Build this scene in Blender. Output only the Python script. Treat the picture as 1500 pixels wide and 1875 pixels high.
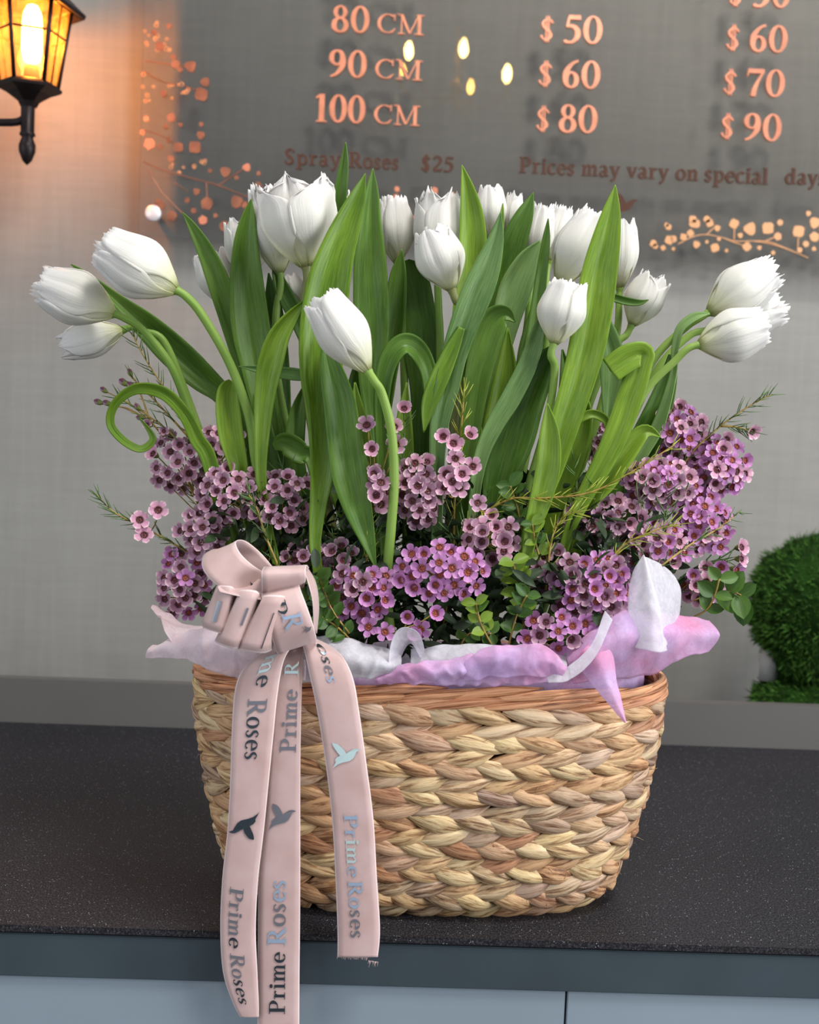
import bpy, math, random
from math import sin, cos, pi, radians, sqrt, atan2
from mathutils import Vector, Matrix, noise, Euler
random.seed(7)
for o in list(bpy.data.objects): bpy.data.objects.remove(o)
SC = bpy.context.scene
COL = SC.collection
V = Vector
# ------------------------------------------------------------------ camera
CT = 0.9                      # counter top height
F = 2100.0                    # focal length for a 1500 px wide frame
CAM = V((-.056, -1.075, 1.33))
RM = Matrix.Rotation(radians(-1.6), 3, 'Z') @ Matrix.Rotation(radians(86), 3, 'X') @ Matrix.Rotation(radians(2.4), 3, 'Z')
cd = bpy.data.cameras.new('camera'); cam = bpy.data.objects.new('camera', cd); COL.objects.link(cam)
cam.matrix_world = Matrix.Translation(CAM) @ RM.to_4x4()
cd.sensor_fit = 'HORIZONTAL'; cd.sensor_width = 36; cd.lens = F/1500*36; cd.clip_start = .02
cd.dof.use_dof = True; cd.dof.focus_distance = 1.03; cd.dof.aperture_fstop = 9.0
SC.camera = cam
# ------------------------------------------------------------------ world, lights, exposure
w = bpy.data.worlds.new('world'); SC.world = w; w.use_nodes = True
w.node_tree.nodes['Background'].inputs[0].default_value = (.80, .88, 1.0, 1)
w.node_tree.nodes['Background'].inputs[1].default_value = .54
def area(name, loc, target, size, sy, power, col):
    l = bpy.data.lights.new(name, 'AREA'); l.shape = 'RECTANGLE'; l.size = size; l.size_y = sy; l.energy = power; l.color = col
    o = bpy.data.objects.new(name, l); COL.objects.link(o); o.location = loc
    o.rotation_euler = (V(target)-V(loc)).to_track_quat('-Z', 'Y').to_euler(); return o
area('shop_window_daylight', (3.0, -1.25, 1.9), (0, .2, 1.1), 1.8, 1.8, 108, (.95, .97, 1.0))
area('ceiling_spot_panel', (.62, -.9, 3.3), (0.1, .5, 1.3), .6, .6, 47, (1.0, .97, .93))
area('left_fill_light', (-2.6, -1.6, 1.9), (0, .2, 1.0), 1.6, 1.6, 24, (.9, .95, 1.0))  # weak cool area light filling in from the left
vs = SC.view_settings
vs.view_transform = 'Standard'; vs.look = 'None'; vs.exposure = 0.0; vs.gamma = 1; vs.use_curve_mapping = False
# ------------------------------------------------------------------ helpers
def ray(px, py):
    return (RM @ V(((px-750)/F, (937.5-py)/F, -1)))
def W(px, py, y):             # where the line of sight meets the upright plane at depth y
    d = ray(px, py); return CAM + d*((y-CAM.y)/d.y)
def lin(c):
    return tuple(((x/255)/12.92 if x/255 <= .04045 else ((x/255+.055)/1.055)**2.4) for x in c)
class NT:
    def __init__(s, name):
        s.m = bpy.data.materials.new(name); s.m.use_nodes = True; s.t = s.m.node_tree; s.n = s.t.nodes
        s.b = s.n['Principled BSDF']; s.out = s.n['Material Output']
    def add(s, typ, **kw):
        n = s.n.new(typ)
        for k, v in kw.items(): setattr(n, k, v)
        return n
    def ln(s, a, b): s.t.links.new(a, b)
    def ramp(s, src, stops):
        r = s.add('ShaderNodeValToRGB'); e = r.color_ramp.elements
        while len(e) < len(stops): e.new(.5)
        for i, (p, c) in enumerate(stops):
            e[i].position = p; e[i].color = (*lin(c), 1)
        if src is not None: s.ln(src, r.inputs[0])
        return r.outputs[0]
    def coord(s, kind='Object', scale=(1, 1, 1)):
        tc = s.add('ShaderNodeTexCoord'); mp = s.add('ShaderNodeMapping'); mp.inputs['Scale'].default_value = scale
        s.ln(tc.outputs[kind], mp.inputs[0]); return mp.outputs[0]
    def noise(s, vec, scale, detail=3, rough=.5, dist=0):
        n = s.add('ShaderNodeTexNoise'); n.inputs['Scale'].default_value = scale; n.inputs['Detail'].default_value = detail
        n.inputs['Roughness'].default_value = rough; n.inputs['Distortion'].default_value = dist
        if vec is not None: s.ln(vec, n.inputs['Vector'])
        return n.outputs[0]
    def mix(s, fac, a, b, mode='MIX'):
        m = s.add('ShaderNodeMix', data_type='RGBA', blend_type=mode)
        for v, i in ((fac, 0), (a, 6), (b, 7)):
            if hasattr(v, 'default_value'): s.ln(v, m.inputs[i])
            elif i == 0: m.inputs[0].default_value = v
            else: m.inputs[i].default_value = (*lin(v), 1)
        return m.outputs[2]
    def math(s, op, a, b=0):
        m = s.add('ShaderNodeMath', operation=op)
        for i, v in enumerate((a, b)):
            if hasattr(v, 'default_value'): s.ln(v, m.inputs[i])
            else: m.inputs[i].default_value = v
        return m.outputs[0]
    def bump(s, h, strength=.3, dist=.001):
        b = s.add('ShaderNodeBump'); b.inputs['Strength'].default_value = strength; b.inputs['Distance'].default_value = dist
        s.ln(h, b.inputs['Height']); s.ln(b.outputs[0], s.b.inputs['Normal'])
    def base(s, c, rough=.5, metal=0, spec=None):
        if hasattr(c, 'default_value'): s.ln(c, s.b.inputs['Base Color'])
        else: s.b.inputs['Base Color'].default_value = (*lin(c), 1)
        s.b.inputs['Roughness'].default_value = rough; s.b.inputs['Metallic'].default_value = metal
        if spec is not None: s.b.inputs['Specular IOR Level'].default_value = spec
        return s
    def thin(s, amount, col, clear=0.0):
        """thin sheets: part of the light passes through; clear = share left fully open"""
        tr = s.add('ShaderNodeBsdfTranslucent')
        if hasattr(col, 'default_value'): s.ln(col, tr.inputs[0])
        else: tr.inputs[0].default_value = (*lin(col), 1)
        mx = s.add('ShaderNodeMixShader'); mx.inputs[0].default_value = amount
        s.ln(s.b.outputs[0], mx.inputs[1]); s.ln(tr.outputs[0], mx.inputs[2]); o = mx.outputs[0]
        if not (isinstance(clear, float) and clear == 0):
            tp = s.add('ShaderNodeBsdfTransparent'); m2 = s.add('ShaderNodeMixShader')
            if hasattr(clear, 'default_value'): s.ln(clear, m2.inputs[0])
            else: m2.inputs[0].default_value = clear
            s.ln(o, m2.inputs[1]); s.ln(tp.outputs[0], m2.inputs[2]); o = m2.outputs[0]
        s.ln(o, s.out.inputs[0]); return s

def mesh(name, verts, faces, mat, uv=None, smooth=True, tint=None, mats=None, mi=None):
    me = bpy.data.meshes.new(name); me.from_pydata([tuple(v) for v in verts], [], faces)
    if uv:
        l = me.uv_layers.new(name='UVMap'); idx = [0]*len(me.loops); me.loops.foreach_get('vertex_index', idx)
        fl = []
        for i in idx: fl += [uv[i][0], uv[i][1]]
        l.data.foreach_set('uv', fl)
    if tint:
        a = me.attributes.new('tint', 'FLOAT', 'POINT'); a.data.foreach_set('value', tint)
    if smooth: me.polygons.foreach_set('use_smooth', [True]*len(me.polygons))
    for m in (mats or [mat]): me.materials.append(m)
    if mi: me.polygons.foreach_set('material_index', mi)
    me.update(); return me
def wpos(o):
    return V(o.get('_o', (0, 0, 0)))
ORG = {}
def thing(name, label, cat, loc, group=None):
    o = bpy.data.objects.new(name, None); COL.objects.link(o); o.location = loc; o.empty_display_size = .01
    ORG[o.name] = V(loc); o['label'] = label; o['category'] = cat
    if group: o['group'] = group
    return o
def tag(o, label, cat, group=None, kind=None):
    o['label'] = label; o['category'] = cat
    if group: o['group'] = group
    if kind: o['kind'] = kind
    return o
def part(name, verts, faces, mat, parent=None, loc=None, solid=0, **kw):
    """verts in world space; parent = the Empty or mesh it belongs to"""
    o0 = ORG[parent.name] if parent else V(loc if loc is not None else (0, 0, 0))
    me = mesh(name, [V(v)-o0 for v in verts], faces, mat, **kw)
    o = bpy.data.objects.new(name, me); COL.objects.link(o); ORG[o.name] = V(o0)
    if parent: o.parent = parent
    else: o.location = o0
    if solid:
        s = o.modifiers.new('thickness', 'SOLIDIFY'); s.thickness = solid; s.offset = 0
    return o
def struct(name, verts, faces, mat, **kw):
    kw.setdefault('smooth', False)
    o = part(name, verts, faces, mat, **kw)
    if 'parent' not in kw: o['kind'] = 'structure'
    return o
def stuff(o): o['kind'] = 'stuff'; return o
class B:                       # mesh collector
    def __init__(s): s.v = []; s.f = []; s.uv = []; s.t = []
    def add(s, v, f, uv=None, t=0.0):
        n = len(s.v); s.v += [V(q) for q in v]; s.f += [tuple(i+n for i in q) for q in f]
        s.uv += (uv or [(0, 0)]*len(v)); s.t += (t if isinstance(t, list) else [t]*len(v)); return s
    def make(s, name, mat, parent=None, **kw):
        return part(name, s.v, s.f, mat, parent, uv=s.uv, tint=s.t, **kw)
def box(x0, x1, y0, y1, z0, z1, bev=0):
    if not bev:
        v = [(x, y, z) for x in (x0, x1) for y in (y0, y1) for z in (z0, z1)]
        return v, [(0, 1, 3, 2), (4, 6, 7, 5), (0, 4, 5, 1), (2, 3, 7, 6), (0, 2, 6, 4), (1, 5, 7, 3)]
    import bmesh
    bm = bmesh.new(); bmesh.ops.create_cube(bm, size=1)
    for q in bm.verts: q.co = V(((x0+x1)/2+q.co.x*(x1-x0), (y0+y1)/2+q.co.y*(y1-y0), (z0+z1)/2+q.co.z*(z1-z0)))
    bmesh.ops.bevel(bm, geom=list(bm.edges), offset=bev, segments=2, affect='EDGES')
    v = [q.co.copy() for q in bm.verts]; f = [tuple(q.index for q in p.verts) for p in bm.faces]; bm.free(); return v, f
def grid(nu, nv, fn, wrap=False):
    """fn(u in 0..1, v in 0..1) -> point"""
    v = []; uv = []; f = []
    for j in range(nv+1):
        for i in range(nu+(0 if wrap else 1)):
            v.append(fn(i/nu, j/nv)); uv.append((i/nu, j/nv))
    n = nu if wrap else nu+1
    for j in range(nv):
        for i in range(nu):
            a = j*n+i; b = j*n+(i+1) % n if wrap else a+1
            f.append((a, b, b+n, a+n))
    return v, f, uv
def cr(pts, n):
    """Catmull-Rom through tuples, n samples per span"""
    P = [tuple(p) for p in pts]; out = []
    for i in range(len(P)-1):
        p0 = P[max(i-1, 0)]; p1 = P[i]; p2 = P[i+1]; p3 = P[min(i+2, len(P)-1)]
        for k in range(n):
            t = k/n
            out.append(tuple(.5*((2*b)+(c-a)*t+(2*a-5*b+4*c-d)*t*t+(3*b-a-3*c+d)*t**3) for a, b, c, d in zip(p0, p1, p2, p3)))
    out.append(P[-1]); return out
def frames(P):
    T = []
    for i in range(len(P)):
        t = (P[min(i+1, len(P)-1)]-P[max(i-1, 0)]); T.append(t.normalized() if t.length > 1e-9 else V((0, 0, 1)))
    n = T[0].orthogonal().normalized(); N = []
    for t in T:
        n = (n-t*n.dot(t)); n = n.normalized() if n.length > 1e-6 else t.orthogonal().normalized(); N.append(n)
    return T, N
def tube(P, rad, n=8, caps=True):
    P = [V(p) for p in P]; T, N = frames(P)
    if not isinstance(rad, (list, tuple)): rad = [rad]*len(P)
    v = []; uv = []; f = []
    for i, p in enumerate(P):
        b = T[i].cross(N[i])
        for k in range(n):
            a = 2*pi*k/n; v.append(p+(N[i]*cos(a)+b*sin(a))*rad[i]); uv.append((k/n, i/max(1, len(P)-1)))
    for i in range(len(P)-1):
        for k in range(n): f.append((i*n+k, i*n+(k+1) % n, (i+1)*n+(k+1) % n, (i+1)*n+k))
    if caps: f.append(tuple(range(n-1, -1, -1))); f.append(tuple((len(P)-1)*n+k for k in range(n)))
    return v, f, uv
def lathe(prof, n, c, axis=None):
    """prof: (r, h) pairs around a vertical (or given) axis at c"""
    c = V(c); q = V(axis).to_track_quat('Z', 'Y').to_matrix() if axis is not None else Matrix.Identity(3)
    v = []; uv = []; f = []
    for j, (r, h) in enumerate(prof):
        for k in range(n):
            a = 2*pi*k/n; v.append(c+q @ V((r*cos(a), r*sin(a), h))); uv.append((k/n, j/(len(prof)-1)))
    for j in range(len(prof)-1):
        for k in range(n): f.append((j*n+k, j*n+(k+1) % n, (j+1)*n+(k+1) % n, (j+1)*n+k))
    return v, f, uv
def fract(c): return random.uniform(-c, c)
# ------------------------------------------------------------------ materials
def plain(name, col, rough=.5, metal=0, spec=None, ns=None, amt=.1, bump=0, bs=200):
    m = NT(name); c = col
    if ns:
        n = m.noise(m.coord('Object'), ns, 4)
        c = m.ramp(n, [(.3, tuple(x*(1-amt) for x in col)), (.7, tuple(min(255, x*(1+amt)) for x in col))])
    m.base(c, rough, metal, spec)
    if bump: m.bump(m.noise(m.coord('Object'), bs, 4), bump)
    return m.m
def wall_mat():
    m = NT('grey_textured_wallpaper'); n1 = m.noise(m.coord('Object', (1, 1, 1)), 3.0, 4); n2 = m.noise(m.coord('Object', (90, 90, 6)), 1.0, 3); n3 = m.noise(m.coord('Object', (6, 6, 60)), 2.0, 3)
    c1 = m.ramp(n1, [(.3, (137, 134, 128)), (.7, (147, 145, 139))]); f = m.math('MULTIPLY', m.math('ADD', n2, n3), .5)
    c2 = m.ramp(f, [(.35, (238, 238, 238)), (.65, (250, 250, 250))]); m.base(m.mix(1.0, c1, c2, 'MULTIPLY'), .7, 0, .3); m.bump(f, .04, .001); return m.m
def granite_mat():
    m = NT('dark_speckled_countertop'); vor = m.add('ShaderNodeTexVoronoi', feature='F1'); m.ln(m.coord('Object', (1, 1, 1)), vor.inputs['Vector']); vor.inputs['Scale'].default_value = 420
    spk = m.math('MULTIPLY', m.math('LESS_THAN', vor.outputs[0], .16), m.math('GREATER_THAN', m.noise(m.coord('Object'), 160, 2), .56))
    n = m.noise(m.coord('Object'), 6, 5); fine = m.noise(m.coord('Object', (1, .6, 1)), 700, 3)
    b0 = m.ramp(n, [(.3, (22, 19, 20)), (.7, (31, 29, 31))]); b1 = m.ramp(fine, [(.42, (14, 12, 13)), (.70, (88, 88, 96))])
    c = m.mix(.45, b0, b1); m.base(m.mix(spk, c, (175, 178, 190)), .55, 0, .22); m.bump(fine, .25, .0006); return m.m
def leaf_mat(name, dark, light):
    m = NT(name); tc = m.add('ShaderNodeTexCoord'); mp = m.add('ShaderNodeMapping'); mp.inputs['Scale'].default_value = (26, 1.2, 1); m.ln(tc.outputs['UV'], mp.inputs[0])
    st = m.noise(mp.outputs[0], 1.0, 3, .6); big = m.noise(m.coord('Object'), 22, 2); oi = m.add('ShaderNodeObjectInfo')
    f = m.math('ADD', m.math('MULTIPLY', st, .55), m.math('MULTIPLY', big, .35)); f = m.math('ADD', f, m.math('MULTIPLY', m.math('SUBTRACT', oi.outputs['Random'], .5), .22))
    c = m.ramp(f, [(.25, dark), (.68, light)]); m.base(c, .42, 0, .45); m.bump(st, .22, .0006)
    m.thin(.34, c); return m.m
def petal_mat():
    m = NT('white_tulip_petal'); tc = m.add('ShaderNodeTexCoord'); mp = m.add('ShaderNodeMapping'); mp.inputs['Scale'].default_value = (16, 1.1, 1); m.ln(tc.outputs['UV'], mp.inputs[0])
    st = m.noise(mp.outputs[0], 1.0, 3, .6); sx = m.add('ShaderNodeSeparateXYZ'); m.ln(tc.outputs['UV'], sx.inputs[0])
    c0 = m.ramp(sx.outputs[1], [(0, (205, 212, 130)), (.1, (238, 238, 205)), (.3, (246, 245, 236)), (1, (250, 248, 246))])
    c = m.mix(m.math('MULTIPLY', st, .26), c0, (222, 217, 206)); m.base(c, .5, 0, .3); m.bump(st, .8, .0011)
    m.thin(.42, c); return m.m
def wax_mat(name, edge, mid, core, stops=(0, .3, .62, 1)):
    m = NT(name); tc = m.add('ShaderNodeTexCoord'); sx = m.add('ShaderNodeSeparateXYZ'); m.ln(tc.outputs['UV'], sx.inputs[0])
    c = m.ramp(sx.outputs[0], [(stops[0], core), (stops[1], mid), (stops[2], mid), (stops[3], edge)])
    n = m.noise(m.coord('Object'), 700, 2); c = m.mix(m.math('MULTIPLY', n, .22), c, mid); m.base(c, .45, 0, .35); m.thin(.18, c); return m.m
def straw_mat(name, cols):
    m = NT(name); tc = m.add('ShaderNodeTexCoord'); mp = m.add('ShaderNodeMapping'); mp.inputs['Scale'].default_value = (12, 1.6, 1); m.ln(tc.outputs['UV'], mp.inputs[0])
    oi = m.add('ShaderNodeAttribute', attribute_name='tint'); cb = m.add('ShaderNodeVectorMath', operation='ADD'); cx = m.add('ShaderNodeCombineXYZ')
    m.ln(m.math('MULTIPLY', oi.outputs['Fac'], 37.0), cx.inputs[2]); m.ln(mp.outputs[0], cb.inputs[0]); m.ln(cx.outputs[0], cb.inputs[1])
    st = m.noise(cb.outputs[0], 1.0, 4, .65, .4); c = m.ramp(oi.outputs['Fac'], [(i/(len(cols)-1), c_) for i, c_ in enumerate(cols)])
    d = m.ramp(st, [(.30, (84, 56, 40)), (.41, (176, 152, 132)), (.50, (232, 222, 212)), (.64, (255, 252, 248))]); c = m.mix(.95, c, d, 'MULTIPLY')
    m.base(c, .55, 0, .35); m.bump(st, .8, .0016); return m.m
def ribbon_mat():
    m = NT('dusty_pink_grosgrain'); tc = m.add('ShaderNodeTexCoord'); wv = m.add('ShaderNodeTexWave', bands_direction='Y'); wv.inputs['Scale'].default_value = 90; wv.inputs['Distortion'].default_value = .6; wv.inputs['Detail'].default_value = 1
    m.ln(tc.outputs['UV'], wv.inputs['Vector']); sx = m.add('ShaderNodeSeparateXYZ'); m.ln(tc.outputs['UV'], sx.inputs[0])
    e = m.math('GREATER_THAN', m.math('ABSOLUTE', m.math('SUBTRACT', sx.outputs[0], .5)), .472)
    n = m.noise(m.coord('Object'), 40, 3); c = m.ramp(n, [(.3, (204, 170, 164)), (.7, (218, 188, 184))]); c = m.mix(m.math('MULTIPLY', wv.outputs['Fac'], .12), c, (170, 138, 134))
    c = m.mix(e, c, (238, 214, 212)); m.base(c, .42, 0, .5); m.bump(wv.outputs['Fac'], .3, .0004)
    m.b.inputs['Sheen Weight'].default_value = .3; m.thin(.12, c); return m.m
def tissue_mat(name, c1, c2, clear):
    m = NT(name); n = m.noise(m.coord('Object'), 14, 3); f = m.noise(m.coord('Object'), 120, 5, .7, 1.5); c = m.mix(m.math('MULTIPLY', f, .35), m.ramp(n, [(.38, c1), (.62, c2)]), (250, 246, 250))
    m.base(c, .55, 0, .3); m.bump(f, .5, .0008); m.thin(.35, c, m.math('MULTIPLY', m.math('SUBTRACT', 1.15, f), clear)); return m.m
MW = wall_mat(); MG = granite_mat()
ML = [leaf_mat('tulip_leaf_bright_green', (84, 124, 14), (158, 192, 62)), leaf_mat('tulip_leaf_mid_green', (56, 98, 20), (122, 162, 62)), leaf_mat('tulip_leaf_blue_green', (84, 124, 56), (156, 190, 118))]
MSTEM = leaf_mat('tulip_stem_green', (120, 158, 62), (172, 204, 104)); MSTEM2 = leaf_mat('tulip_stem_olive', (112, 120, 66), (160, 164, 104))
MP = petal_mat()
MWX = [wax_mat('waxflower_petal_dusky_mauve', (232, 204, 212), (166, 122, 146), (84, 32, 48)), wax_mat('waxflower_petal_bright_lilac', (218, 162, 208), (190, 128, 184), (122, 50, 74)), wax_mat('waxflower_petal_pale_pink', (246, 222, 226), (206, 150, 176), (108, 40, 56))]
MWC = plain('waxflower_centre_maroon', (84, 30, 34), .45, ns=900, amt=.4); MWC2 = plain('waxflower_centre_rust', (140, 66, 44), .45, ns=900, amt=.4)
MCAL = plain('waxflower_calyx_green', (112, 122, 58), .5, ns=300, amt=.2)
MTW = plain('waxflower_twig_ochre', (150, 124, 58), .6, ns=120, amt=.2); MND = plain('needle_leaf_green', (70, 100, 44), .5, ns=60, amt=.25); MNY = plain('needle_leaf_yellow_green', (142, 148, 46), .5, ns=60, amt=.25)
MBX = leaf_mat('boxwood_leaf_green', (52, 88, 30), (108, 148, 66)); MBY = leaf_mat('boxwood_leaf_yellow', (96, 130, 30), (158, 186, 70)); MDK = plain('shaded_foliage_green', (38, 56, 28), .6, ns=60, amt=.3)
MST = straw_mat('water_hyacinth_straw', [(224, 194, 150), (206, 164, 124), (228, 202, 166), (176, 150, 134), (236, 214, 168), (208, 166, 124), (214, 190, 168), (190, 142, 108), (230, 206, 156), (198, 176, 150)])
MSR = straw_mat('water_hyacinth_rim_straw', [(222, 160, 118), (234, 180, 136), (212, 152, 116), (228, 176, 138)])
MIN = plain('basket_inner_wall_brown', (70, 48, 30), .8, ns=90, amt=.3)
MRB = ribbon_mat()
MT1 = tissue_mat('blush_tissue', (232, 202, 204), (240, 222, 228), .42); MT2 = tissue_mat('white_sheer_tissue', (232, 230, 238), (242, 240, 246), .62); MT3 = tissue_mat('pink_lilac_tissue', (240, 150, 200), (220, 186, 234), .5)
MCU = plain('copper_acrylic', (208, 134, 104), .36, .3, ns=50, amt=.08); MCD = plain('dark_copper_acrylic', (78, 50, 38), .6, 0, .2); MGO = plain('rose_gold_foil', (216, 160, 114), .38, .25)
MFD = plain('dark_silver_foil', (74, 82, 90), .25, .75); MFL = plain('pale_blue_foil', (176, 196, 220), .25, .5); MFS = plain('bright_silver_foil', (214, 236, 234), .2, .5); MFG = plain('grey_foil', (136, 136, 144), .3, .6)
# ================================================================== room and counter
struct('floor', *box(-3.2, 3.2, -3.0, 1.06, -.05, 0), plain('grey_floor_tile', (120, 118, 116), .5, ns=4))
YW = .96
struct('wall_back', *box(-3.2, 3.2, YW, YW+.1, 0, 3.2), MW)
MFA = plain('slate_fascia_laminate', (54, 65, 71), .45, 0, .4, ns=9, amt=.08); MPN = plain('blue_grey_panel_laminate', (134, 147, 157), .4, 0, .4, ns=3, amt=.04)
ctr = thing('counter', 'long dark speckled counter with slate edge and blue grey front panels under the basket', 'counter', (0, .2, 0))
FY = -.125
part('countertop', *box(-2.4, 2.4, FY, .525, CT-.006, CT, .0012), MG, ctr, smooth=False)
part('fascia', *box(-2.4, 2.4, FY+.002, FY+.024, CT-.045, CT-.0075, .0008), MFA, ctr, smooth=False)
part('painted_shadow_strip', *box(-2.4, 2.4, FY+.006, FY+.03, CT-.0075, CT-.006), plain('shadow_line_black', (12, 12, 14), .6), ctr, smooth=False)  # thin shadow line under the top, put in as a black strip
sx = W(1036, 1850, FY+.006).x
xs = [sx-1.8, sx-.9, sx, sx+.9, sx+1.8]
for i in range(4):
    part('front_panel', *box(xs[i]+.0009, xs[i+1]-.0009, FY+.006, FY+.024, .08, CT-.0452, .0008), MPN, ctr, smooth=False)
part('carcass', *box(-2.38, 2.38, FY+.026, .52, 0, CT-.0465), plain('counter_carcass_grey', (60, 64, 68), .7), ctr, smooth=False)
lg = struct('trim_1', *box(-2.4, 2.4, .5265, .547, .7, .962, .001), plain('taupe_ledge_laminate', (92, 89, 86), .5, ns=3, amt=.05))
struct('trim_2', *box(-2.4, 2.4, .549, YW-.002, .82, .845), plain('back_shelf_grey', (96, 98, 100), .6))

# ================================================================== basket
NB = 2.7; HB = .208
def ab(h):
    t = max(0, min(1, h/HB)); lo = (1-t)**2
    a = .2125-.040*lo-.004*(1-t)-.028*max(0, (.12-t)/.12)**2; b = .106-.022*lo-.02*max(0, (.12-t)/.12)**2
    return a, b
_S = []
def _sup(th, a, b):
    c, s = cos(th), sin(th); e = 2/NB
    return V((a*math.copysign(abs(c)**e, c), b*math.copysign(abs(s)**e, s), 0))
NS = 720; cum = [0]; pr = _sup(0, .2, .1)
for i in range(1, NS+1):
    q = _sup(2*pi*i/NS, .2, .1); cum.append(cum[-1]+(q-pr).length); pr = q
def th_of(s):                  # s in 0..1 round the rim -> superellipse angle
    s = (s % 1)*cum[-1]; lo, hi = 0, NS
    while hi-lo > 1:
        m_ = (lo+hi)//2
        if cum[m_] <= s: lo = m_
        else: hi = m_
    return 2*pi*(lo+(s-cum[lo])/max(1e-9, cum[hi]-cum[lo]))/NS
def bsurf(s, h, r=0.0):
    a, b = ab(h); th = th_of(s); p = _sup(th, a, b); d = _sup(th_of(s+.002), a, b)-_sup(th_of(s-.002), a, b)
    n = V((d.y, -d.x, 0)).normalized(); bev = max(0, (.12-h/HB)/.12)
    n = (n+V((0, 0, -1))*bev*.9).normalized()
    return p+V((0, 0, CT+h))+n*r, n
bk = thing('basket', 'tan oval woven water hyacinth basket of braided strands standing on the dark counter', 'basket', (0, 0, CT))
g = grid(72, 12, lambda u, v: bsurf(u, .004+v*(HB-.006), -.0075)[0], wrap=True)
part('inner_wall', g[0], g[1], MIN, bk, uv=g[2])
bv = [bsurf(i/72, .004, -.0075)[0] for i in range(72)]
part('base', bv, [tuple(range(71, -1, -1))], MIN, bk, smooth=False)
def strand(s0, s1, h0, h1, wid, thk, bow=0.0, rlift=.0045, nseg=12, nr=14, off=0.0, ends=(.25, .05), tw=0.0, pw=.85):
    v = []; uv = []; f = []; ph = random.uniform(0, 6)
    for i in range(nseg+1):
        t = i/nseg; s = s0+(s1-s0)*t; h = h0+(h1-h0)*t**pw+bow*sin(pi*t)
        prof = sin(pi*min(1, t**1.15*.86+.14))**.85; prof = max(prof, ends[0] if t < .5 else ends[1])
        r = off+rlift*sin(pi*(.12+.8*t))
        p, n = bsurf(s, max(.001, h), r); p2, _ = bsurf(s+(s1-s0)*.03, max(.001, h0+(h1-h0)*min(1, t+.03)**pw+bow*sin(pi*min(1, t+.03))), r)
        T = (p2-p).normalized(); S = n.cross(T).normalized()
        for k in range(nr):
            a = 2*pi*k/nr; rr = 1+.07*sin(3*a+ph+t*2)+.07*sin(6*a+ph*2-t)
            v.append(p+S*cos(a)*wid*.5*prof*rr+n*sin(a)*thk*.5*prof**.6*rr); uv.append((k/nr if k <= nr/2 else 1-k/nr, t))
    for i in range(nseg):
        for k in range(nr): f.append((i*nr+k, i*nr+(k+1) % nr, (i+1)*nr+(k+1) % nr, (i+1)*nr+k))
    f.append(tuple(range(nr))); f.append(tuple(nseg*nr+k for k in range(nr-1, -1, -1)))
    return v, f, uv
NR = 8; PH = (HB-.014)/NR; NC = 31; back = B(); nfront = 0
# s = .5..1 is the side towards the camera (negative y); s = .75 its middle
for r in range(NR):
    hc = .002+PH*(r+.5); so = random.random()/NC
    for k in range(NC):
        for up in (1, -1):
            s0 = (k-.25+(.0 if up > 0 else .22))/NC+so+fract(.004/1.0); ln_ = (1.62+fract(.2))/NC
            hh0 = hc+up*PH*(.53+fract(.05)); hh1 = hc-up*PH*.02+fract(.0008)
            q = strand(s0, s0+ln_, hh0, hh1, PH*(.72+fract(.10)), .0095+fract(.0012), bow=up*PH*.05, off=(.0006 if up > 0 else 0)+fract(.0010), rlift=.0056, ends=(.3, .03))
            sm = (s0+ln_*.5) % 1; y = _sup(th_of(sm), .2, .1).y; t = random.random()
            if y < .012 and nfront < 292: part('braid_strand', q[0], q[1], MST, bk, uv=q[2], tint=[t]*len(q[0])); nfront += 1
            else: back.add(q[0], q[1], q[2], t)
stuff(back.make('braided_strands', MST, bk))
for lay in range(2):
    n = 26
    for k in range(n):
        s0 = k/n+lay*.5/n; t = random.random(); hb = HB-.009+lay*.009
        q = strand(s0, s0+2.25/n, hb-.0055+fract(.0015), hb+.0055+fract(.0015), .0082+fract(.0016), .0085, bow=.0022*(1 if k % 2 else -.3), off=.0015+lay*-.001+fract(.0008), rlift=.005, nseg=14, ends=(.2, .12))
        part('rim_strand', q[0], q[1], MSR, bk, uv=q[2], tint=[t]*len(q[0]))
fr = B()
for i in range(46):            # loose fibres sticking out
    s = random.uniform(.5, 1.0); h = random.uniform(.01, HB); p, n = bsurf(s, h, .006); d = V((fract(1), fract(.3), fract(1))).normalized()
    L = random.uniform(.003, .009); fr.add(*tube([p, p+n*L*.6+d*L*.3, p+n*L*.5+d*L], [.0004, .0003, .0001], 4), t=random.random())
stuff(fr.make('loose_fibres', MST, bk))
for lay in range(2):
    g = grid(150, 6, lambda u, v: bsurf(u, HB-.035+v*(.044+.004*noise.noise(V((cos(2*pi*u)*6, sin(2*pi*u)*6, lay)))), -.013-.003*lay-(1-v)*.002-.0022*noise.noise(V((cos(2*pi*u)*14, sin(2*pi*u)*14, v*2+lay*5)))+.0012*sin(u*250+lay))[0], wrap=True)
    tag(part('tissue_liner', g[0], g[1], MT3 if lay == 0 else MT2, loc=(0, 0, CT+.17), uv=g[2], solid=.00015), 'pink tissue liner tucked all round inside the basket rim' if lay == 0 else 'white tissue liner tucked inside the pink one round the basket rim', 'tissue paper')
# floral foam inside
g = grid(48, 6, lambda u, v: V((_sup(2*pi*u, .178*(1-v*.0)*(1 if v < .7 else (1-(v-.7)/.3)), .080*(1 if v < .7 else (1-(v-.7)/.3))).x, _sup(2*pi*u, .178, .080*(1 if v < .7 else (1-(v-.7)/.3))).y, CT+.02+min(v/.7, 1)*.168+(.006 if v > .7 else 0))), wrap=True)
tag(part('floral_foam', g[0], g[1], plain('dark_green_foam', (34, 48, 28), .9, ns=200, amt=.3), loc=(0, 0, CT+.02)), 'dark green floral foam filling the basket beneath the flowers', 'foam')
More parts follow.
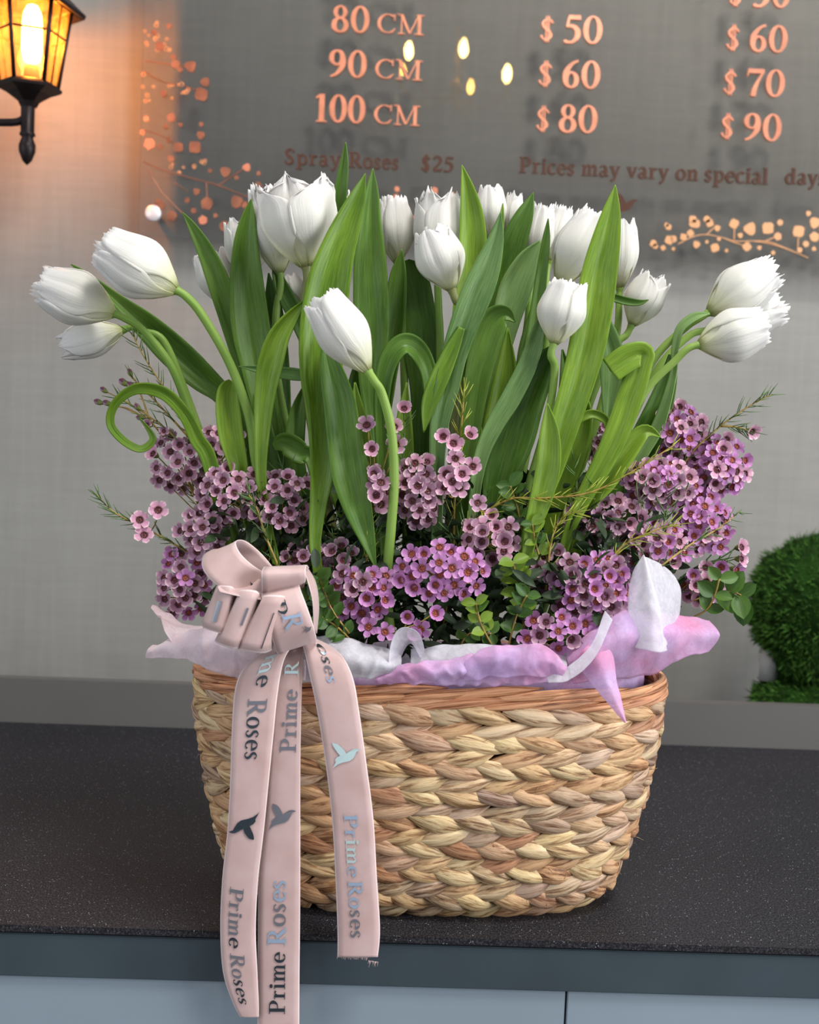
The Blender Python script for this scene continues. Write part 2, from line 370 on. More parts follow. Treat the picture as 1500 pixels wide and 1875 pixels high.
# ================================================================== tulips
def petal(Rr, H, phi, opn, half, seed, fringe=1.0, inner=False, tipw=.25):
    rnd = random.Random(seed); nu, nv = 18, 16; lean = rnd.uniform(-.04, .04)
    teeth = [rnd.uniform(.0, 1.0) for _ in range(nu+1)]
    def fn(u, v):
        x = u*2-1
        prof = (sin(pi*min(.5, (v*.62+.04)*.80))**.8) if v < .55 else 1
        cup = sin(pi*min(1.0, .06+v*.50))**.9 if v < .86 else sin(pi*(.06+.43))**.9
        rr = Rr*(.16+.84*sin(min(pi/2, v*2.6))**.9)            # bulge near the base
        rr *= 1-(.34-opn)*max(0, (v-.35)/.65)**1.5              # closes (or opens) towards the tip
        if inner: rr *= .90
        wd = half*(.42+.58*min(1, v*3.0))*(1-(1-tipw)*max(0, (v-.70)/.30)**2.3)
        a = phi+x*wd+lean*v
        z = H*(v**.92)*(1-.10*x*x*v**4)
        e = max(0, (v-.86)/.14); z += H*.075*fringe*e*teeth[int(round(u*nu))]; rr *= 1+.05*e*(teeth[int(round(u*nu))]-.5)*2*fringe
        rr *= 1-.045*math.exp(-(x*7)**2)*(1 if v > .1 else 0)+.035*x*x
        rr += Rr*(.022*sin(x*9+seed)+.011*sin(x*23+seed*2+v*2)+.010*sin(x*37+seed))*min(1, v*2)
        return V((rr*cos(a), rr*sin(a), z))
    return grid(nu, nv, fn)
def tulip(label, base, tip, wpx, d, stem, d1, opn=.0, rot=None, tipw=.28, seed=0, fringe=1.0, tilt=0.0, olive=False, srad=.0033, group='white fringed tulips in the basket'):
    Bp = W(base[0], base[1], d); Tp = W(tip[0], tip[1], d+tilt); ax = (Tp-Bp); H = ax.length; ax.normalize()
    Rr = wpx/F*(d-CAM.y)*.5/1.0
    t = thing('tulip', label, 'tulip', Bp, group)
    q = ax.to_track_quat('Z', 'Y').to_matrix()
    rot = random.uniform(0, 2*pi) if rot is None else rot
    for k in range(6):
        inner = k >= 3; phi = rot+(k % 3)*2*pi/3+(pi/3 if inner else 0)
        half = 1.10 if not inner else 1.0
        g = petal(Rr, H*(1.0 if inner else .97+fract(.03)), phi, opn+fract(.03), half, seed*17+k, fringe, inner, tipw)
        part('petal', [Bp+q @ p for p in g[0]], g[1], MP, t, uv=g[2], solid=.0006)
    pts = [W(x, y, d+(d1-d)*((i+1)/len(stem))) for i, (x, y) in enumerate(stem)]
    P = [Bp+ax*.002, Bp-ax*.010]+pts; P = [V(p) for p in cr([tuple(p) for p in P], 6)]
    n = len(P); m_ = MSTEM2 if olive else MSTEM
    s = tube(P, [srad*(1.15 if i < 3 else .95+.35*i/n) for i in range(n)], 10); part('stem', s[0], s[1], m_, t, uv=s[2])
    return t
def leaf(parent, pts, d0, d1, tone=0, cup=.35, tw=0.0, wscale=1.0, nseg=6, bow=0.0, twist1=None, seed=0):
    """pts (x, y, width px) tip -> base; d0 depth at the tip, d1 depth at the base"""
    lx, ly, lw = pts[-1]
    if ly > 700 and lw > 9 and ly > pts[-2][1] and ly < 1060: pts = pts+[(782+(lx-782)*.9, max(ly+60, 1080), max(14, lw*.75))]
    n0 = len(pts)-1; C_ = cr([(x, y, w_, d0+(d1-d0)*i/n0+bow*sin(pi*i/n0)) for i, (x, y, w_) in enumerate(pts)], nseg)
    P = [W(c[0], c[1], c[3]) for c in C_]; Wd = [max(.6, c[2])*wscale/F*(c[3]-CAM.y) for c in C_]
    nv = len(P)-1; T, _ = frames(P); tw1 = tw if twist1 is None else twist1; Ph = random.uniform(0, 6)
    v = []; uv = []; f = []; nu = 8
    L = [0]
    for i in range(nv): L.append(L[-1]+(P[i+1]-P[i]).length)
    for i, p in enumerate(P):
        view = (p-CAM).normalized(); s = T[i].cross(view)
        s = s.normalized() if s.length > .15 else V((1, 0, 0)); n = s.cross(T[i]).normalized()
        if n.dot(view) > 0: n = -n
        t = i/nv; a = tw+(tw1-tw)*t
        wd = Wd[i]
        for k in range(nu+1):
            x = k/nu*2-1
            lat = x*wd*.5; dep = cup*wd*.5*(x*x-.3)+wd*.5*.05*sin(x*7+Ph)+.012*wd*sin(L[i]*90+Ph+x*2)
            dep += -.05*wd*math.exp(-(x*5)**2)*math.copysign(1, cup)
            v.append(p+s*(lat*cos(a)-dep*sin(a)*.3)+n*(dep+lat*sin(a))); uv.append((k/nu, L[i]/max(.001, L[-1])*6*L[-1]/.2))
    for j in range(nv):
        for i in range(nu): a = j*(nu+1)+i; f.append((a, a+1, a+nu+2, a+nu+1))
    return part('leaf', v, f, ML[tone], parent, uv=uv, solid=.0009)
TL = {}
def T_(key, *a, **k): TL[key] = tulip(*a, **k); return TL[key]
T_('far_left', 'white tulip bending far left, upper of the two lowest leftmost blooms', (209, 575), (78, 520), 104, -.02, [(262, 605), (312, 668), (345, 750), (372, 830), (420, 960), (520, 1150)], .0, seed=1, rot=.4, tipw=.85)
T_('left_big', 'large white tulip leaning left with a long bare curved green stem', (323, 532), (190, 452), 118, -.055, [(372, 580), (422, 668), (458, 770), (472, 860), (520, 1000), (590, 1150)], -.02, seed=2, rot=1.0, tipw=.9, srad=.0037)
T_('left_low', 'small white tulip lying almost level under the leftmost bloom', (226, 604), (112, 638), 72, .02, [(262, 607), (300, 625), (340, 720), (385, 850), (480, 1150)], .03, seed=3, rot=2.2, tipw=.35, fringe=.5)
T_('hid_left', 'white tulip half hidden behind the narrow leaf at upper left', (418, 560), (382, 458), 78, .08, [(440, 620), (470, 760), (560, 1150)], .04, seed=4, tipw=.4, opn=.1, fringe=.4)
T_('hid_left2', 'white tulip peeking out behind the broad dark leaf at upper left', (462, 515), (436, 402), 76, .06, [(475, 600), (500, 760), (600, 1150)], .05, seed=5, tipw=.4, fringe=.5)
T_('big_back', 'white tulip with a ragged rim tucked behind the left side of the largest open bloom', (512, 500), (492, 348), 96, .02, [(505, 600), (520, 760), (620, 1150)], .02, seed=6, tipw=.8, fringe=1.3)
T_('big', 'largest open white tulip with pointed petals, high at left of the bouquet', (561, 488), (535, 330), 142, -.02, [(562, 540), (560, 640), (570, 760), (640, 1150)], .0, opn=.30, seed=7, rot=.55, tipw=.10, tilt=-.006, fringe=.8, olive=True, srad=.0045)
T_('big_right', 'white tulip behind the tall thin leaf right of the largest bloom', (590, 510), (612, 342), 80, .05, [(600, 600), (610, 760), (660, 1150)], .04, seed=8, tipw=.3, fringe=.4)
T_('low_peek', 'white tulip bloom just showing beneath the largest open bloom', (550, 556), (528, 504), 44, .07, [(556, 640), (600, 800), (660, 1150)], .05, seed=9, tipw=.4, fringe=.3)
T_('centre_back', 'white tulip with curved side standing between the tall twin leaves and the centre pair', (728, 482), (720, 366), 76, .03, [(735, 560), (742, 760), (745, 1150)], .03, seed=10, rot=2.6, tipw=.85)
T_('centre_open', 'open ragged white tulip above and behind the closed centre bloom', (802, 500), (806, 362), 96, .015, [(803, 560), (806, 680), (800, 1150)], .02, opn=.25, seed=11, rot=.5, tipw=.3, fringe=1.5)
T_('centre', 'closed egg shaped white tulip in the middle of the bouquet', (828, 531), (786, 420), 94, -.03, [(842, 560), (846, 610), (835, 720), (815, 1150)], -.0, seed=12, rot=1.8, tipw=.55, fringe=.3, olive=True, srad=.0038)
T_('front', 'white tulip drooping lowest at the front on a long bent stem', (674, 680), (588, 548), 98, -.10, [(700, 722), (717, 790), (722, 880), (716, 970), (708, 1070), (715, 1160)], -.065, seed=13, rot=.75, tipw=.85, fringe=.7, srad=.0037)
T_('top_mid', 'shaded white tulip at the top between two bright leaves', (900, 440), (898, 340), 62, .07, [(898, 520), (890, 760), (850, 1150)], .05, seed=14, tipw=.4, fringe=.3)
T_('top_mid2', 'slim pointed white tulip just right of the shaded top bloom', (932, 440), (944, 352), 40, .075, [(930, 520), (905, 760), (860, 1150)], .05, seed=15, tipw=.15, fringe=.2)
T_('r_back1', 'white tulip behind the slim dark leaf left of the large right bloom', (975, 490), (996, 378), 62, .05, [(965, 600), (930, 800), (880, 1150)], .04, seed=16, tipw=.5)
T_('r_back2', 'ragged tipped white tulip peeping over the large right bloom', (1006, 480), (1030, 386), 58, .055, [(990, 600), (950, 800), (890, 1150)], .045, seed=17, tipw=.8, fringe=1.6)
T_('r_big', 'large fringed white tulip right of centre, tilted up to the right', (1024, 520), (1092, 398), 96, -.005, [(1010, 560), (1000, 640), (970, 800), (900, 1150)], .0, seed=18, rot=.9, tipw=.9, fringe=1.2)
T_('r_low', 'small cup shaped white tulip directly below the large fringed right bloom', (1014, 630), (1042, 520), 92, -.055, [(1016, 680), (1000, 780), (960, 920), (900, 1150)], -.02, seed=19, rot=.2, tipw=.8, fringe=1.1)
T_('r_hid', 'upright white tulip hidden behind the tallest right leaf', (1135, 530), (1143, 402), 62, .05, [(1128, 620), (1090, 780), (960, 1150)], .04, seed=20, tipw=.35, fringe=.4)
T_('r_small', 'small spreading white tulip crossed by a thin leaf tip at right', (1156, 596), (1200, 508), 74, .03, [(1130, 630), (1095, 700), (1060, 800), (950, 1150)], .03, opn=.15, seed=21, rot=.3, tipw=.3, tilt=0)
T_('fr_top', 'fringed white tulip at far right, upper of the overlapping group', (1298, 572), (1408, 500), 100, -.0, [(1258, 598), (1205, 648), (1165, 720), (1120, 830), (1000, 1150)], .01, seed=22, rot=.8, tipw=.75, fringe=1.6)
T_('fr_back', 'fringed white tulip at far right behind the other two, tip furthest out', (1310, 600), (1425, 566), 84, .03, [(1262, 615), (1212, 665), (1170, 740), (1120, 860), (1010, 1150)], .03, seed=23, rot=2.0, tipw=.8, fringe=1.8)
T_('fr_low', 'rounded white tulip at far right, lowest of the overlapping group', (1280, 632), (1396, 598), 102, -.03, [(1235, 662), (1190, 706), (1150, 770), (1090, 880), (980, 1150)], -.01, seed=24, rot=1.5, tipw=.9, fringe=1.1)
lf = lambda k, *a, **kw: leaf(TL[k], *a, **kw)
lf('hid_left', [(334, 389, 1), (352, 415, 16), (378, 462, 32), (402, 520, 42), (425, 590, 42), (450, 680, 36), (480, 800, 28)], .03, .03, 1, cup=.5, tw=.3)
lf('hid_left2', [(460, 364, 1), (455, 400, 26), (450, 450, 44), (452, 520, 60), (458, 590, 68), (470, 660, 62), (488, 760, 44), (510, 880, 30)], .0, .01, 1, cup=.5)
lf('big', [(633, 260, 1), (630, 300, 16), (624, 350, 24), (618, 400, 26), (612, 470, 26), (610, 560, 26)], .0, .02, 1, cup=.5, tw=.3)
lf('big', [(669, 317, 1), (655, 360, 28), (636, 410, 48), (618, 460, 62), (602, 520, 76), (592, 600, 84), (588, 680, 76), (590, 760, 56), (592, 850, 46), (582, 930, 30), (577, 1000, 20), (585, 1060, 18)], -.045, -.07, 0, cup=.4)
lf('big_right', [(683, 308, 1), (681, 350, 24), (678, 410, 42), (678, 480, 58), (680, 560, 64), (682, 620, 58), (680, 700, 44), (690, 820, 34)], -.01, -.0, 1, cup=.35)
lf('front', [(688, 1040, 3), (672, 985, 30), (655, 930, 52), (640, 870, 64), (630, 800, 62), (622, 740, 58), (610, 690, 46), (600, 650, 26), (598, 620, 4)], -.08, -.062, 1, cup=.35)
lf('big_back', [(561, 548, 1), (538, 576, 22), (512, 615, 38), (496, 665, 46), (486, 720, 38), (480, 790, 28), (478, 870, 20), (490, 960, 16)], -.05, -.05, 0, cup=.5, tw=.2)
lf('big_back', [(500, 468, 1), (508, 505, 18), (522, 540, 28), (545, 585, 28), (566, 640, 20)], .02, .02, 1, cup=.5)
lf('low_peek', [(492, 500, 2), (500, 560, 30), (508, 640, 38), (514, 730, 36), (520, 850, 28)], .03, .03, 1, cup=.5)
lf('far_left', [(130, 484, 1), (152, 499, 9), (182, 522, 14), (222, 556, 26), (268, 596, 46), (320, 645, 58), (370, 690, 52), (410, 726, 36), (450, 790, 24)], .05, .03, 1, cup=.5, tw=.2)
lf('left_low', [(255, 765, 2), (280, 802, 13), (258, 822, 14), (225, 806, 15), (202, 775, 15), (212, 738, 16), (250, 712, 20), (300, 720, 24), (338, 758, 24), (362, 805, 28), (388, 860, 28)], -.01, -.03, 0, cup=.3, tw=.5, twist1=.1, bow=-.02)
lf('left_big', [(424, 697, 10), (418, 714, 36), (418, 750, 44), (424, 800, 44), (436, 850, 34), (450, 920, 22)], -.035, -.03, 0, cup=.6)
lf('big', [(437, 671, 1), (470, 676, 12), (510, 682, 20), (545, 686, 22), (575, 690, 12)], -.02, -.03, 2, cup=.3)
lf('centre_back', [(736, 456, 1), (730, 500, 28), (724, 560, 38), (716, 630, 40), (706, 710, 34), (700, 800, 28)], .0, .01, 1, cup=.5)
lf('centre_open', [(745, 476, 8), (752, 500, 54), (762, 560, 66), (772, 640, 64), (776, 720, 48), (770, 820, 32)], .03, .03, 1, cup=.4)
lf('centre', [(792, 800, 3), (790, 740, 26), (784, 680, 34), (764, 640, 40), (738, 630, 40), (712, 660, 36), (700, 720, 30), (700, 800, 26)], -.02, -.04, 1, cup=.3, tw=.6, twist1=.2, bow=-.02)
lf('top_mid', [(846, 302, 1), (856, 345, 24), (864, 395, 42), (866, 450, 50), (862, 510, 52), (852, 580, 46), (846, 660, 38), (838, 780, 30)], -.01, .0, 0, cup=.5)
lf('centre', [(917, 388, 1), (910, 430, 24), (896, 478, 44), (876, 530, 56), (852, 590, 52), (832, 650, 46), (818, 710, 44), (804, 780, 34), (800, 860, 26), (800, 960, 20)], -.055, -.06, 2, cup=.4)
lf('centre', [(776, 792, 2), (786, 740, 28), (806, 690, 34), (828, 640, 26), (846, 600, 12)], -.062, -.058, 0, cup=.3)
lf('top_mid2', [(977, 352, 1), (962, 390, 30), (946, 430, 44), (932, 480, 50), (922, 540, 46), (905, 640, 38), (890, 760, 28)], .03, .03, 1, cup=.4)
lf('top_mid2', [(921, 372, 1), (917, 410, 12), (906, 450, 22), (896, 500, 26)], .0, .0, 0, cup=.4)
lf('r_back1', [(1004, 400, 1), (1000, 440, 14), (992, 500, 20), (984, 570, 26), (972, 660, 34), (950, 760, 36), (930, 880, 28)], -.012, .0, 1, cup=.5)
lf('r_back1', [(990, 440, 2), (968, 476, 40), (944, 530, 58), (926, 590, 50), (905, 680, 38), (885, 800, 28)], .02, .02, 2, cup=.4)
lf('r_back2', [(944, 590, 2), (925, 575, 30), (905, 590, 52), (888, 640, 54), (874, 700, 48), (862, 780, 40), (850, 880, 28)], -.02, -.02, 1, cup=.5, tw=.2)
lf('r_low', [(1012, 636, 10), (985, 680, 56), (960, 740, 70), (940, 800, 78), (920, 860, 66), (905, 930, 44), (900, 1000, 26)], -.035, -.03, 1, cup=.5)
lf('r_back2', [(996, 560, 2), (985, 610, 26), (965, 670, 34), (935, 730, 36), (905, 780, 32), (880, 840, 26), (868, 920, 20)], -.042, -.045, 2, cup=.35)
lf('r_hid', [(1127, 338, 1), (1121, 380, 28), (1112, 430, 48), (1100, 490, 62), (1088, 560, 68), (1076, 630, 66), (1058, 700, 60), (1036, 770, 54), (1014, 840, 48), (990, 910, 40), (968, 980, 26), (955, 1040, 20)], -.04, -.06, 0, cup=.4)
lf('r_small', [(1110, 792, 1), (1116, 745, 26), (1122, 690, 44), (1118, 640, 44), (1104, 590, 30), (1095, 560, 10)], .0, .01, 2, cup=.3)
lf('r_small', [(1188, 549, 1), (1172, 554, 10), (1150, 552, 14), (1125, 545, 14), (1100, 535, 10)], .0, .0, 1, cup=.3)
lf('fr_low', [(1118, 678, 48), (1150, 655, 50), (1176, 648, 44), (1174, 665, 42), (1158, 715, 48), (1135, 780, 46), (1108, 840, 40), (1070, 910, 30), (1040, 980, 20)], -.045, -.04, 0, cup=.15)
lf('fr_top', [(1232, 650, 14), (1222, 700, 34), (1202, 760, 50), (1175, 820, 58), (1140, 870, 52), (1090, 930, 36)], .01, .01, 1, cup=.5)
lf('fr_top', [(1300, 574, 3), (1272, 580, 18), (1246, 602, 18), (1236, 640, 14), (1232, 690, 14), (1205, 780, 24), (1160, 870, 24)], -.01, .0, 2, cup=.3, tw=.6, twist1=.2)
lf('r_low', [(1002, 738, 2), (1006, 790, 34), (1004, 850, 44), (992, 910, 40), (974, 970, 28), (962, 1030, 18)], -.068, -.07, 0, cup=.4)
lf('r_hid', [(1062, 700, 3), (1068, 760, 34), (1056, 830, 38), (1030, 900, 30), (1000, 980, 20)], -.01, -.0, 0, cup=.4)
lf('r_small', [(1042, 788, 2), (1060, 768, 14), (1085, 758, 16), (1108, 768, 14), (1110, 784, 4)], -.03, -.03, 0, cup=.4)
lf('r_hid', [(1210, 800, 2), (1180, 790, 26), (1145, 830, 40), (1110, 880, 40), (1070, 940, 28)], -.03, -.03, 0, cup=.4)
lf('big', [(650, 700, 3), (656, 760, 26), (672, 830, 30), (690, 900, 24)], -.03, -.03, 0, cup=.4)
lf('left_big', [(560, 700, 2), (545, 760, 30), (540, 840, 36), (560, 940, 26)], .0, .0, 1, cup=.4)
lf('left_low', [(478, 720, 3), (486, 800, 34), (500, 880, 30), (530, 980, 20)], .0, .0, 1, cup=.4)
lf('centre_back', [(745, 700, 3), (740, 780, 30), (745, 880, 30), (750, 980, 22)], .0, .0, 0, cup=.4)
lf('centre_open', [(850, 640, 3), (858, 740, 38), (862, 840, 40), (850, 960, 26)], -.005, .0, 0, cup=.4)
lf('r_back1', [(930, 600, 3), (925, 700, 46), (905, 800, 46), (880, 920, 30)], .0, .0, 0, cup=.4)
lf('r_big', [(975, 560, 3), (970, 640, 40), (960, 740, 44), (940, 850, 34), (920, 980, 22)], .01, .01, 1, cup=.4)
lf('r_back2', [(1030, 640, 3), (1040, 720, 34), (1030, 820, 34), (1000, 940, 24)], .02, .01, 1, cup=.4)
lf('centre', [(660, 640, 3), (655, 720, 40), (660, 820, 40), (680, 940, 26)], .02, .01, 1, cup=.4)
lf('big_right', [(600, 640, 3), (602, 740, 30), (610, 860, 34), (640, 980, 22)], .02, .02, 1, cup=.4)
lf('big_back', [(500, 820, 12), (520, 812, 40), (550, 830, 40), (575, 860, 20)], -.01, -.01, 1, cup=.4)
# ================================================================== waxflower
def flower_meshes(tone, opn, seed):
    rnd = random.Random(seed); b = B(); R0 = .0027; RT = .0086
    for k in range(5):
        ph = 2*pi*k/5+rnd.uniform(-.08, .08); L = RT*(1+rnd.uniform(-.08, .08)); wb = .0027*(1+rnd.uniform(-.08, .12)); cu = rnd.uniform(-.2, .2)
        def fn(u, v):
            x = u*2-1; r = R0*.75+(L-R0*.75)*v*1
            wd = wb*(.50+.68*sin(pi*min(1, .04+v*.62)))*(1 if v < .62 else sqrt(max(.03, 1-((v-.62)/.385)**2)))
            el = opn; rr = R0*.75+(r-R0*.75)*cos(el); z = (r-R0*.75)*sin(el)+.0008*x*x+.0007*cu*v-.0016*max(0, v-.6)
            y = x*wd
            return V((rr*cos(ph)-y*sin(ph), rr*sin(ph)+y*cos(ph), z))
        g = grid(4, 5, fn)
        b.add(g[0], g[1], [(min(1, q[1]*.94+.0+abs(q[0]*2-1)**3*.22*q[1]), .5) for q in g[2]])
    q = lathe([(.0009, -.0066), (.0019, -.0052), (.0030, -.0022), (.0034, .0002), (.0030, .0006)], 9, (0, 0, 0))
    nb = len(b.v); b.add(q[0], q[1], [(.5, .5)]*len(q[0]))
    npet = 5*20; mi = [0]*npet+[1]*(len(b.f)-npet)
    me = mesh('flower', b.v, b.f, None, uv=b.uv, mats=[MWX[tone], MCAL], mi=mi)
    c = B(); c.add(*lathe([(.0028, .0008), (.0026, .0002), (.0015, -.0002), (.0008, .0004), (.0001, .0007)], 9, (0, 0, 0)))
    for k in range(9):
        a = 2*pi*k/9; p = V((cos(a)*.0026, sin(a)*.0026, .0004)); c.add(*tube([p, p+V((-cos(a)*.0004, -sin(a)*.0004, .0011))], [.00035, .00045], 4))
    cm = mesh('flower_centre', c.v, c.f, MWC2 if tone == 1 else MWC, uv=c.uv)
    return me, cm
FM = [[flower_meshes(t, o, 10*t+i) for i, o in enumerate((.15, .35, .6, .85))] for t in range(3)]
bd = lathe([(.0006, -.004), (.0018, -.002), (.0022, 0), (.0021, .0018), (.0012, .0030), (.0002, .0034)], 8, (0, 0, 0))
BUD = mesh('bud', bd[0], bd[1], None, uv=bd[2], mats=[MCAL, MWX[0]], mi=[0]*16+[1]*(len(bd[1])-16))
TOTF = [0]
def needles(bld, P, n, L, r=.0006, up=.5, start=.1):
    for i in range(n):
        t = start+(1-start)*(i+random.random())/n; k = min(len(P)-2, int(t*(len(P)-1))); p = P[k].lerp(P[k+1], t*(len(P)-1)-k)
        T = (P[k+1]-P[k]).normalized(); s = T.orthogonal().normalized(); s.rotate(Matrix.Rotation(random.uniform(0, 2*pi), 3, T))
        d = (T*up+s*(1-up*.4)).normalized(); l = L*random.uniform(.6, 1.1)
        q = p+d*l*.5+T*l*.08; e = p+d*l+T*l*.25; bld.add(*tube([p, q, e], [r*.7, r, r*.35], 4))
def sprig(label, tones, d, base, clusters, explicit=(), twigs=(), size=1.0, face=(0, -1, .25), yellow=False, nneed=14, db=None, bulge=1.0, group='waxflower sprigs in the basket'):
    """clusters: (cx, cy, rx, ry, n) in the photo's pixels at depth d; explicit: (x, y)"""
    db = d*.5 if db is None else db
    B0 = W(base[0], base[1], db); th = thing('waxflower_sprig', label, 'flower', B0, group)
    tw = B(); nd = B(); fl = []
    for cx, cy, rx, ry, n in clusters:
        pts = []; tries = 0; md = 19*size; n = int(n*1.35)
        while len(pts) < n and tries < 4000:
            tries += 1; 
            if tries % 400 == 0: md *= .93
            u, v = fract(1), fract(1)
            if u*u+v*v > 1: continue
            q = (cx+u*rx, cy+v*ry)
            if all((q[0]-p[0])**2+(q[1]-p[1])**2 > md*md for p in pts): pts.append((q[0], q[1], u, v))
        Cc = W(cx, cy+ry*.3, d+.02)
        mid = B0.lerp(Cc, .55)+V((fract(.01), .006, .012)); main = [V(p) for p in cr([tuple(B0), tuple(mid), tuple(Cc)], 6)]
        tw.add(*tube(main, [.0013-.0006*i/12 for i in range(len(main))], 6)); needles(nd, main, nneed, .013, start=.45)
        for x, y, u, v in pts:
            dd = d+.022*bulge*(u*u+v*v)+fract(.004); n_ = V((u*.75+fract(.3), -1+.3*(u*u+v*v), -v*.55+.15+fract(.3)))
            fl.append((W(x, y, dd), (n_+V(face)*.5).normalized(), main[random.randint(6, 11)]))
    for e in explicit:
        x, y = e[0], e[1]; n_ = V(face)+V((fract(.35), 0, fract(.35))); p = W(x, y, d+fract(.003))
        fl.append((p, n_.normalized(), (B0 if not clusters else main[9]) if not twigs else None))
    twp = []
    for tp in twigs:            # visible twigs: lists of (x, y) from the inside outward
        P = [V(p) for p in cr([tuple(W(x, y, db+(d-db)*min(1, i/max(1, len(tp)-2)))) for i, (x, y) in enumerate(tp)], 5)]
        tw.add(*tube(P, [.0013-.0008*i/len(P) for i in range(len(P))], 6)); twp.append(P); needles(nd, P, int(len(P)*1.6), .015, up=.75, start=.2)
    for p, n_, a in fl:
        back_ = p-n_*.006*size
        if a is None: a = min((q for P in twp for q in P), key=lambda q: (q-back_).length+.6*max(0, q.z-back_.z)); 
        mid = back_.lerp(a, .5)-n_*.003+V((0, 0, -.002)); P = cr([tuple(a), tuple(mid), tuple(back_)], 3); tw.add(*tube(P, .0006, 5))
        if random.random() < .5: needles(nd, [V(q) for q in P], 1, .009)
    part('stem', tw.v, tw.f, MTW if yellow else MND if random.random() < .3 else MTW, th, uv=tw.uv)
    stuff(part('needle_leaves', nd.v, nd.f, MNY if yellow else MND, th, uv=nd.uv))
    for p, n_, a in fl:
        me, cm = FM[random.choice(tones)][random.choice((0, 1, 1, 2, 2, 3))]
        m4 = n_.to_track_quat('Z', 'Y').to_matrix() @ Matrix.Rotation(random.uniform(0, 6.3), 3, 'Z'); s = size*random.uniform(.9, 1.1)
        o = bpy.data.objects.new('flower', me); COL.objects.link(o); o.parent = th
        o.matrix_basis = Matrix.Translation(p-B0) @ (m4*s).to_4x4()
        c = bpy.data.objects.new('flower_centre', cm); COL.objects.link(c); c.parent = o; TOTF[0] += 1
    return th, B0
D, L_, Pk = 0, 1, 2
sprig('dusky mauve waxflower cluster highest on the left side of the basket', [0, 0, 2], -.01, (420, 1120), [(335, 845, 66, 52, 17), (405, 808, 42, 24, 6)])
sprig('mauve waxflower fan with pale edges above the ribbon bow', [0, 2], -.055, (500, 1100), [(428, 905, 58, 48, 14)])
sprig('loose mauve waxflowers on green stalks right above the ribbon bow', [0, 2], -.065, (490, 1040), [(520, 888, 46, 18, 6), (510, 935, 52, 34, 10)], face=(0, -.8, .8))
sprig('mauve waxflower clump just left of the upper ribbon loop', [0], -.05, (440, 1120), [(372, 975, 42, 46, 12)])
sprig('dark mauve waxflower clump left of the pleated ribbon loops', [0, 0, 1], -.04, (440, 1140), [(338, 1070, 42, 66, 17)])
sprig('thin waxflower twig reaching out farthest left with three open blooms', [2], -.03, (430, 1060), [], [(264, 980), (290, 934), (256, 952)], [[(430, 1060), (350, 1015), (300, 985), (240, 955), (205, 935), (178, 906)]], size=1.1)
sprig('budding waxflower twig rising under the far left tulips', [0], .0, (430, 1000), [], [(270, 778), (300, 790)], [[(430, 1000), (390, 880), (345, 780), (300, 710), (262, 650), (242, 610)], [(390, 880), (330, 810), (270, 760), (215, 728)], [(345, 800), (290, 740), (240, 690)]], size=.7)
sprig('pale waxflowers with dark hearts left of the front drooping tulip stem', [2, 2, 0], -.082, (690, 1050), [(684, 900, 28, 34, 5)], [(672, 779), (682, 822), (684, 868), (698, 884), (690, 907), (722, 782), (725, 815)], size=1.12)
sprig('single pale waxflower with a dark heart standing highest in the centre', [2], -.05, (740, 1000), [], [(740, 749)], [[(740, 1000), (738, 880), (742, 770)]], size=1.1)
sprig('dusky waxflower column just right of the front drooping tulip stem', [0, 0, 2], -.08, (770, 1060), [(768, 895, 34, 62, 14)], size=1.1)
sprig('pale rimmed waxflower spray in the middle of the basket', [2], -.075, (830, 1050), [], [(812, 800), (830, 812), (860, 797), (834, 840), (866, 854), (818, 868), (846, 868), (815, 893), (842, 893), (828, 882)], [[(830, 1050), (832, 930), (838, 830), (846, 770), (850, 712)]], size=1.15, yellow=True)
sprig('mauve waxflowers with red brown hearts on the arching yellow twig', [0, 2], -.085, (820, 1080), [(900, 985, 44, 42, 9)], [(875, 921), (884, 975), (925, 992)], [[(820, 1080), (835, 1010), (870, 955), (930, 915), (1000, 912), (1080, 902), (1150, 868), (1235, 815)]], size=1.12, yellow=True)
sprig('bright lilac waxflowers facing forward at the front centre of the basket', [1], -.108, (810, 1160), [(808, 1048, 78, 46, 17)], size=1.12, face=(0, -1.3, .1), bulge=.5)
sprig('lilac waxflower bunch between the ribbon bow and the front centre bunch', [1, 1, 0], -.104, (680, 1170), [(662, 1085, 62, 44, 13)], size=1.08, face=(0, -1.2, .1), bulge=.6)
sprig('few small lilac waxflowers just above the white tissue loop', [1], -.112, (730, 1190), [], [(675, 1148), (705, 1157), (747, 1128), (797, 1123), (770, 1152), (757, 1160)], [[(730, 1190), (740, 1150)]], size=1.05, face=(0, -1.2, .1), nneed=4)
sprig('dusky waxflowers seen from the side right of the ribbon bow top', [0], -.075, (590, 1120), [(560, 1015, 40, 14, 6), (618, 1022, 36, 24, 6)], face=(0, -.5, 1))
sprig('large lilac waxflower clump at the lower right above the pink tissue spike', [1, 0, 1], -.095, (1040, 1180), [(1085, 1080, 74, 62, 30)], size=1.1, face=(.1, -1.1, .1))
sprig('lilac waxflowers hanging lowest over the rim right of centre', [1, 1, 0], -.112, (1030, 1200), [(1025, 1160, 66, 34, 10)], size=1.1, face=(0, -1.2, 0))
sprig('dark mauve waxflowers right of the forward facing lilac bunch', [0], -.075, (1000, 1160), [(1005, 1040, 44, 34, 9)], size=1.05)
sprig('bright pink lilac waxflower head topmost on the right', [1, 2], -.01, (1150, 1100), [(1246, 792, 42, 48, 15)], size=1.1, face=(.3, -1, .3))
sprig('bright pink lilac waxflower ball farthest right below the dark green twig', [1, 2, 1], -.01, (1170, 1100), [(1318, 850, 50, 48, 19)], size=1.1, face=(.3, -1, .1))
sprig('wide waxflower cluster below the topmost right head', [2, 0, 1], -.03, (1140, 1110), [(1210, 885, 66, 38, 19)], size=1.1)
